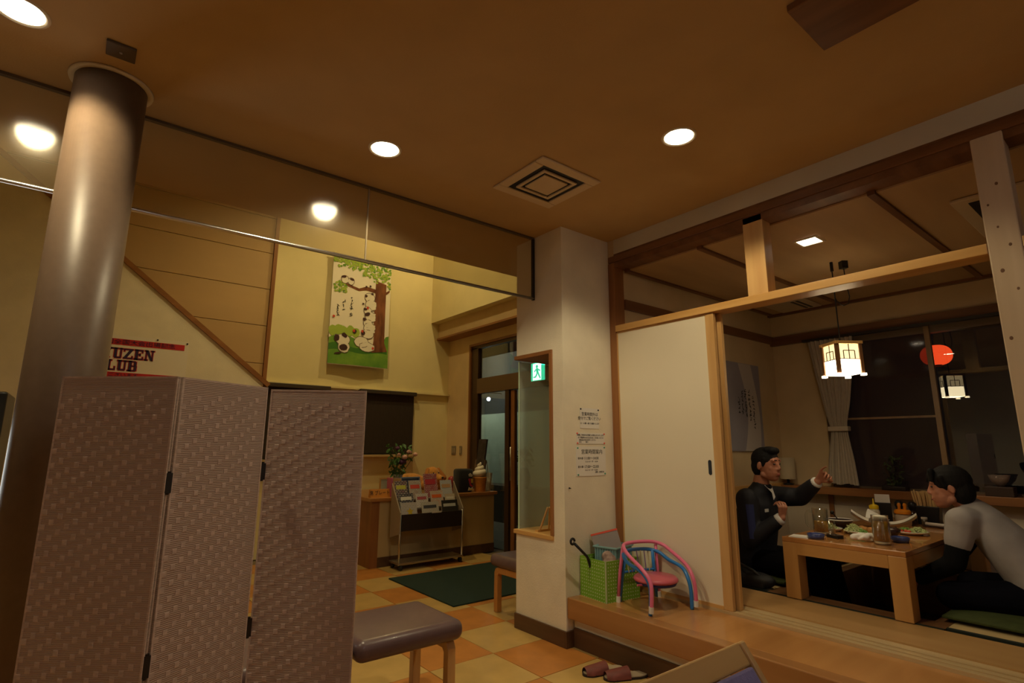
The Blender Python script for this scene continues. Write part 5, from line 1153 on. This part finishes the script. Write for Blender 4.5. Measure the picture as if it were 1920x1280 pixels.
part(pe, 'cord', BLACK, lambda b: b.tube([(0, 0, hh+.02), (0, 0, ZTC-PL[2])], .0042, 6))
ri = WM[pe.name].inverted()
def pw(p): return ri @ Vector(p)
part(pe, 'cord_loop', BLACK, lambda b: b.tube([pw(p) for p in ((4.276, 1.467, ZTC-.05), (4.280, 1.465, 2.45), (4.290, 1.455, 2.34), (4.278, 1.465, 2.285), (4.255, 1.49, 2.272), (4.238, 1.52, 2.30), (4.232, 1.531, 2.34))], .0035, 6), smooth=True)
part(pe, 'ceiling_hook', BLACK, lambda b: b.tube([pw((4.232, 1.531, ZTC)), pw((4.232, 1.531, ZTC-.07))], .011, 8))
part(pe, 'ceiling_rose', BLACK, lambda b: b.box((-.022, -.022, -.055), (.022, .022, 0), Matrix.Translation(pw((4.276, 1.467, ZTC)))))
# ---- red paper lantern outside
rl = thing('red_lantern', 'glowing red paper lantern hanging outside the window', 'lantern', (6.5, 1.512, 2.0))
REDL = mat('red_paper', (.6, .04, .01), .7, emit=(1.0, .075, .018), estr=1.25)
def lant(b):
    pr = []
    for i in range(41):
        a = -80+160*i/40; rr = .128*math.cos(R(a))**.72; pr.append((rr+.002*math.cos(i*math.pi), .15+.098*math.sin(R(a))))
    b.lathe(pr, n=36)
part(rl, 'paper_body', REDL, lant, smooth=True)
part(rl, 'cap', BLACK, lambda b: b.lathe([(.035, .240), (.042, .243), (.042, .255), (0, .26)], n=20, cap=False))
part(rl, 'cap', BLACK, lambda b: b.lathe([(.033, .042), (.036, .046), (.036, .056), (0, .056)], n=20, cap=False))
part(rl, 'hanging_wire', DARKM, lambda b: b.tube([(0, 0, .255), (0, 0, .62)], .004, 6))
# ---- sill ornaments
bo = thing('bonsai', 'small dark plant in a shallow tray on the window sill', 'plant', (5.46, 1.68, .905))
part(bo, 'tray', mat('dark_tray', (.02, .015, .012), .4), lambda b: b.box((-.05, -.09, 0), (.05, .09, .035)), bevel=.008)
part(bo, 'trunk', mat('bark', (.06, .035, .02), .9), lambda b: b.tube([(0, .02, .03), (.01, .03, .10), (-.01, .05, .17), (0, .045, .25)], [.012, .009, .006, .003], 7))
part(bo, 'foliage', mat('dark_leaf', (.05, .07, .02), .7), lambda b: (leaves(b, 60, .07, .10, .28, .02, 21), leaves(b, 30, .05, .04, .09, .02, 22)))
gw = thing('glass_bowl', 'clear flared glass bowl on a dark box on the window sill', 'bowl', (5.46, 1.0, .975))
part(gw, 'bowl', pane('bowl_glass', (.80, .74, .70), .05, (.45, .36, .32), .35, boost=1.5), lambda b: b.lathe([(.0, .0), (.018, 0), (.05, .04), (.068, .085), (.065, .085), (.046, .042), (.014, .006), (0, .006)], n=28, cap=False), smooth=True)
part(gw, 'foot', mat('dark_tray', (.02, .015, .012), .4), lambda b: b.lathe([(.02, -.0005), (.02, .004)], n=16))
solid('sill_box', mat('brown_box', (.045, .022, .014), .5), lambda b: b.box((5.40, .92, .905), (5.52, 1.085, .975)), 'small dark brown box on the window sill under the glass bowl', 'box', bevel=.004)
# ---- cushions and bag
ZAB = mat('green_cushion', (.045, .060, .012), .9, noise=.2, nscale=30)
def zab(x0, x1, y0, y1, lab):
    t = thing('floor_cushion', lab, 'cushion', ((x0+x1)/2, (y0+y1)/2, ZT), 0, 'green floor cushions')
    a, b_ = (x1-x0)/2, (y1-y0)/2
    def f(s):
        return lambda u, v: Vector((a*(2*u-1)*(1-.03*math.sin(math.pi*v)), b_*(2*v-1)*(1-.03*math.sin(math.pi*u)), .028+s*(.005+.028*(1-(2*u-1)**4)*(1-(2*v-1)**4)*.8)))
    part(t, 'pad', ZAB, lambda b: (b.grid(f(1), 14, 14), b.grid(f(-1), 14, 14)), smooth=True)
    part(t, 'edge_piping', ZAB, lambda b: b.tube([(-a*.98, -b_*.98, .028), (a*.98, -b_*.98, .028), (a*.98, b_*.98, .028), (-a*.98, b_*.98, .028)], .008, 6, closed=True))
zab(3.84, 4.42, 1.90, 2.46, 'green floor cushion under the man in the dark jacket')
zab(3.80, 4.42, .42, 1.03, 'green floor cushion under the man in the grey shirt')
zab(4.60, 5.15, 1.95, 2.45, 'green floor cushion left empty beside the man in the dark jacket')
hb = thing('black_handbag', 'black soft bag with a strap lying on the tatami edge', 'bag', (3.74, 2.08, ZT))
mb = MB(); mb.ball((0, .10, .055), (.075, .13, .058), 14); mb.ball((0, -.06, .045), (.07, .12, .05), 14); mb.box((-.06, -.12, .0), (.06, .18, .05))
organic(mb, 'body', mat('black_nylon', (.010, .010, .011), .6), hb, .008, 5, local=True)
part(hb, 'strap', mat('black_nylon', (.010, .010, .011), .6), lambda b: b.tube([(.0, .10, .10), (-.03, .05, .135), (-.04, -.05, .105), (-.03, -.13, .05)], .010, 8), smooth=True)
part(hb, 'buckle', METAL, lambda b: b.ball((-.02, .12, .118), (.008, .014, .010), 8).ball((-.015, .095, .122), .006, 8), smooth=True)

# ================================================================== PEOPLE
SKIN = mat('skin', (.44, .19, .115), .5, noise=.06, nscale=20); HAIR = mat('black_hair', (.007, .006, .006), .75, spec=.25, noise=.3, nscale=90, stretch=(1, 1, .3), bump=.5, bscale=150)
LIP = mat('lips', (.36, .10, .08), .5)
def hand(mb, wrist, d, n, curl, L=.175, thumb=1, spread=.12, cup=None):
    """d: direction of the fingers, n: palm normal; adds palm and five curled fingers"""
    d = Vector(d).normalized(); n = Vector(n); n = (n-d*n.dot(d)).normalized(); s = d.cross(n)
    w = Vector(wrist); pl = L*.48
    for k in (-.75, -.25, .25, .75): mb.cap(w+d*.012+s*k*.018, .013, w+d*pl+s*k*.040, .0115, 8)
    for i, (k, ln, rr) in enumerate(((-.036, .86, .0088), (-.012, 1.0, .0094), (.012, .95, .0090), (.036, .74, .0080))):
        c = curl[i]; b0 = w+d*pl+s*k; l = L*.50*ln; a = 0.0; p = b0; dd = (d+s*k*spread*8).normalized()
        for seg, fr in enumerate((.45, .30, .25)):
            a += c*(.9, 1.1, .8)[seg]; v = dd*math.cos(a)+n*math.sin(a); p2 = p+v*l*fr; mb.cap(p, rr*(1-.08*seg), p2, rr*(.92-.08*seg), 8); p = p2
    b0 = w+d*.030-s*thumb*.026; t1 = b0+(d*.55-s*thumb*.6+n*.5).normalized()*.040; t2 = t1+(d*.85-s*thumb*.0+n*.55).normalized()*.032
    mb.cap(b0, .0125, t1, .0105, 8); mb.cap(t1, .0105, t2, .0085, 8)
def head(parent, mb, c, f, up, hairfn):
    """c: centre of the skull; f: facing; adds skull, jaw, nose, brow, lips, ears to the body mesh and returns the frame"""
    f = Vector(f).normalized(); up = Vector(up); up = (up-f*up.dot(f)).normalized(); s = f.cross(up)
    m = Matrix((s, f, up)).transposed()
    c = Vector(c)
    def P_(x, y, z): return c+s*x+f*y+up*z
    mb.ball(c, (.076, .095, .098), 18, m); mb.ball(P_(0, .042, -.055), (.060, .052, .078), 16, m)
    mb.ball(P_(0, .055, -.105), (.034, .034, .026), 12, m)                       # chin
    mb.cap(P_(-.048, .0, -.085), .020, P_(0, .055, -.115), .018, 8); mb.cap(P_(.048, .0, -.085), .020, P_(0, .055, -.115), .018, 8)
    mb.cap(P_(0, .086, .002), .009, P_(0, .102, -.036), .0115, 10); mb.ball(P_(0, .097, -.043), (.017, .012, .009), 10, m)   # nose
    mb.cap(P_(-.045, .078, .018), .012, P_(.045, .078, .018), .012, 8)            # brow
    mb.ball(P_(-.034, .060, -.038), (.026, .020, .024), 10, m); mb.ball(P_(.034, .060, -.038), (.026, .020, .024), 10, m)
    mb.cap(P_(-.020, .086, -.072), .009, P_(.020, .086, -.072), .009, 8); mb.cap(P_(-.017, .085, -.085), .009, P_(.017, .085, -.085), .009, 8)
    for sg in (-1, 1): mb.ball(P_(sg*.078, -.008, -.022), (.010, .018, .032), 10, m @ Matrix.Rotation(R(-12), 3, 'X'))
    for sg in (-1, 1):
        build(MB().ball(P_(sg*.032, .083, -.006), (.013, .007, .0055), 8, m), 'eye', BLACK, parent, True)
        build(MB().cap(P_(sg*.015, .092, .022), .0035, P_(sg*.052, .080, .023), .003, 6), 'eyebrow', HAIR, parent, True)
    lp_ = MB(); lp_.ball(P_(0, .0935, -.0785), (.020, .006, .006), 10, m); build(lp_, 'lips', LIP, parent, True)
    hm = MB(); hairfn(hm, P_, m); organic(hm, 'hair', HAIR, parent, .005, 3)
    return P_
# ---- man in the dark jacket, left of the table, turned towards the right
LX = 4.06
pa = thing('person', 'man in a dark jacket with a blue sleeve stripe, gesturing with a raised hand', 'person', (LX, 2.17, ZT))
mb = MB()
def hair_short(h, P_, m):
    h.ball(P_(0, -.012, .022), (.084, .100, .092), 18, m); h.ball(P_(0, -.045, -.03), (.074, .066, .085), 14, m)
    h.cap(P_(-.03, .062, .088), .026, P_(.03, .062, .088), .026, 10); h.ball(P_(0, .03, .09), (.06, .055, .03), 12, m)
    for sg in (-1, 1): h.cap(P_(sg*.074, .028, .025), .012, P_(sg*.075, .02, -.02), .009, 8)
C0 = (LX-.02, 2.052, 1.146)
head(pa, mb, C0, (-.10, -1, -.04), (0, 0, 1), hair_short)
mb.cap((LX-.01, 2.095, 1.06), .054, (LX, 2.13, .93), .062)
mb.loft([((LX, 2.20, .41), .165, .115), ((LX, 2.20, .56), .16, .11), ((LX, 2.165, .75), .17, .11), ((LX, 2.145, .86), .155, .09), ((LX, 2.13, .92), .09, .065)])
Rsh, Rel, Rwr = Vector((LX-.185, 2.135, .885)), Vector((LX-.225, 2.10, .615)), Vector((LX-.16, 1.905, .775))
Lsh, Lel, Lwr = Vector((LX+.175, 2.12, .89)), Vector((LX+.20, 1.93, .895)), Vector((LX+.15, 1.775, 1.015))
for a, b_, c_ in ((Rsh, Rel, Rwr), (Lsh, Lel, Lwr)):
    mb.cap(a, .055, b_, .042); mb.cap(b_, .042, c_, .027)
hand(mb, Rwr, (.02, -.20, 1), (.25, .9, .15), (.75, .8, .85, .9), L=.155, thumb=1)
hand(mb, Lwr, (-.02, -.75, .75), (-.25, -.6, .35), (.25, .95, 1.05, 1.1), L=.165, thumb=-1)
for sx in (-.085, .095): mb.cap((LX+sx, 2.14, .44), .082, (LX+sx*1.3, 1.74, .45), .062); mb.cap((LX+sx*1.3, 1.74, .44), .058, (LX+sx*1.2, 1.66, .09), .042); mb.cap((LX+sx*1.2, 1.68, .06), .034, (LX+sx*1.2, 1.52, .05), .028)
organic(mb, 'body', SKIN, pa, .005, 3)
JK = mat('navy_jacket', (.008, .008, .013), .72, noise=.2, nscale=15, bump=.3, bscale=18)
j = MB(); j.loft([((LX, 2.20, .395), .19, .14), ((LX, 2.205, .44), .205, .155), ((LX, 2.20, .56), .19, .14), ((LX, 2.165, .75), .20, .138), ((LX, 2.145, .86), .185, .115), ((LX, 2.13, .925), .12, .085), ((LX, 2.112, .965), .074, .070), ((LX, 2.100, 1.0), .066, .064)])
for a, b_, c_ in ((Rsh, Rel, Rwr), (Lsh, Lel, Lwr)):
    e_ = b_+(c_-b_)*.80; j.cap(a, .080, b_, .066); j.cap(b_, .066, e_, .050)
organic(j, 'jacket', JK, pa, .008, 9)
for b_, c_ in ((Rel, Rwr), (Lel, Lwr)):
    d = (c_-b_); build(MB().tube([b_+d*.86, b_+d*1.0], [.042, .040], 16), 'shirt_cuff', mat('white_shirt', (.66, .64, .62), .8), pa, True)
build(MB().add([(LX-.055, 2.063, .985), (LX-.02, 2.028, .93), (LX-.035, 2.012, .88), (LX+.01, 2.02, .90), (LX+.05, 2.063, .985)], [(0, 1, 2, 3, 4)]), 'shirt_collar', mat('white_shirt', (.66, .64, .62), .8), pa)
st_ = MB()
def stripe(u, v):
    p = Rsh.lerp(Rel, .1+.85*u); a = R(20+38*v); r_ = .083-.012*u; return Vector((p.x-r_*math.cos(a), p.y-r_*math.sin(a), p.z))
st_.grid(stripe, 8, 4); build(st_, 'sleeve_stripe', mat('blue_stripe', (.012, .02, .10), .5), pa, True)
build(MB().box((LX-.135, 2.030, .800), (LX-.085, 2.034, .822), None), 'chest_badge', mat('white_shirt', (.66, .64, .62), .8), pa)
tr = MB(); tr.ball((LX, 2.20, .46), (.19, .15, .10), 14)
for sx in (-.085, .095): tr.cap((LX+sx, 2.15, .45), .098, (LX+sx*1.3, 1.74, .46), .075); tr.cap((LX+sx*1.3, 1.74, .45), .072, (LX+sx*1.2, 1.66, .13), .058)
organic(tr, 'trousers', mat('black_trousers', (.004, .004, .006), .9, spec=.1), pa, .009, 4)
# ---- man in the grey shirt, leaning in from the right
GX = 4.22
pb = thing('person', 'man in a grey short sleeved shirt over a black top, leaning on one arm', 'person', (GX, .70, ZT))
mb = MB()
def hair_long(h, P_, m):
    h.ball(P_(0, -.015, .022), (.090, .108, .098), 18, m); h.ball(P_(0, -.055, -.035), (.080, .070, .092), 14, m)
    q = random.Random(4)
    for i in range(9):
        x = -.064+.016*i; h.cap(P_(x, .07, .085), .018, P_(x+q.uniform(-.006, .006), .098-abs(x)*.35, .034+q.uniform(-.01, .012)), .008, 8)
    for sg in (-1, 1): h.cap(P_(sg*.082, .035, .04), .018, P_(sg*.082, .022, -.012), .010, 8)
C1 = (GX-.05, 1.005, 1.037)
head(pb, mb, C1, (-.28, 1, -.10), (.05, .10, 1), hair_long)
mb.cap((GX-.04, .97, .975), .055, (GX, .92, .90), .062)
mb.loft([((GX, .61, .41), .165, .10), ((GX, .705, .58), .16, .10), ((GX, .80, .735), .165, .10), ((GX, .865, .83), .165, .095), ((GX, .915, .885), .10, .07)])
As, Ae, Aw = Vector((GX-.185, .935, .845)), Vector((GX-.225, .985, .615)), Vector((GX-.205, 1.175, .495))
Bs, Be, Bw = Vector((GX+.18, .91, .845)), Vector((GX+.22, 1.05, .64)), Vector((GX+.12, 1.20, .60))
for a, b_, c_ in ((As, Ae, Aw), (Bs, Be, Bw)): mb.cap(a, .054, b_, .041); mb.cap(b_, .041, c_, .027)
hand(mb, Aw, (.05, .75, -.60), (.2, -.5, -.8), (.35, .4, .4, .45), L=.16, thumb=1); hand(mb, Bw, (-.5, .8, -.2), (0, 0, -1), (.4, .4, .4, .4), L=.16, thumb=-1)
for sx in (-.14, .14): mb.cap((GX+sx*.7, .70, .45), .085, (GX+sx*1.5, 1.02, .43), .062); mb.cap((GX+sx*1.5, 1.02, .43), .058, (GX-sx*.2, .95, .40), .042)
organic(mb, 'body', SKIN, pb, .005, 3)
GS = mat('grey_shirt', (.34, .31, .30), .85, noise=.1, nscale=10, bump=.35, bscale=14)
j = MB(); j.loft([((GX, .60, .40), .18, .12), ((GX, .635, .46), .195, .14), ((GX, .705, .58), .185, .125), ((GX, .80, .735), .19, .12), ((GX, .87, .83), .18, .10), ((GX, .915, .885), .13, .085), ((GX-.01, .945, .925), .072, .068), ((GX-.012, .957, .94), .064, .06)])
for a, b_ in ((As, Ae), (Bs, Be)): j.cap(a+Vector((.05 if a.x < GX else -.05, -.01, -.01)), .092, a, .080); j.cap(a, .078, a.lerp(b_, .50), .068)
organic(j, 'shirt', GS, pb, .008, 10)
for a, b_, c_ in ((As, Ae, Aw), (Bs, Be, Bw)):
    sl_ = MB(); sl_.cap(a.lerp(b_, .45), .060, b_, .055); sl_.cap(b_, .055, b_.lerp(c_, .93), .041)
    organic(sl_, 'undershirt_sleeve', mat('black_top', (.005, .005, .006), .9, spec=.15), pb, .007, 4)
tr = MB(); tr.ball((GX, .66, .46), (.195, .175, .09), 14)
for sx in (-.14, .14): tr.cap((GX+sx*.7, .70, .45), .105, (GX+sx*1.5, 1.02, .435), .078); tr.cap((GX+sx*1.5, 1.02, .43), .072, (GX-sx*.2, .95, .42), .052)
organic(tr, 'trousers', mat('navy_trousers', (.004, .004, .008), .9, spec=.1), pb, .009, 4)
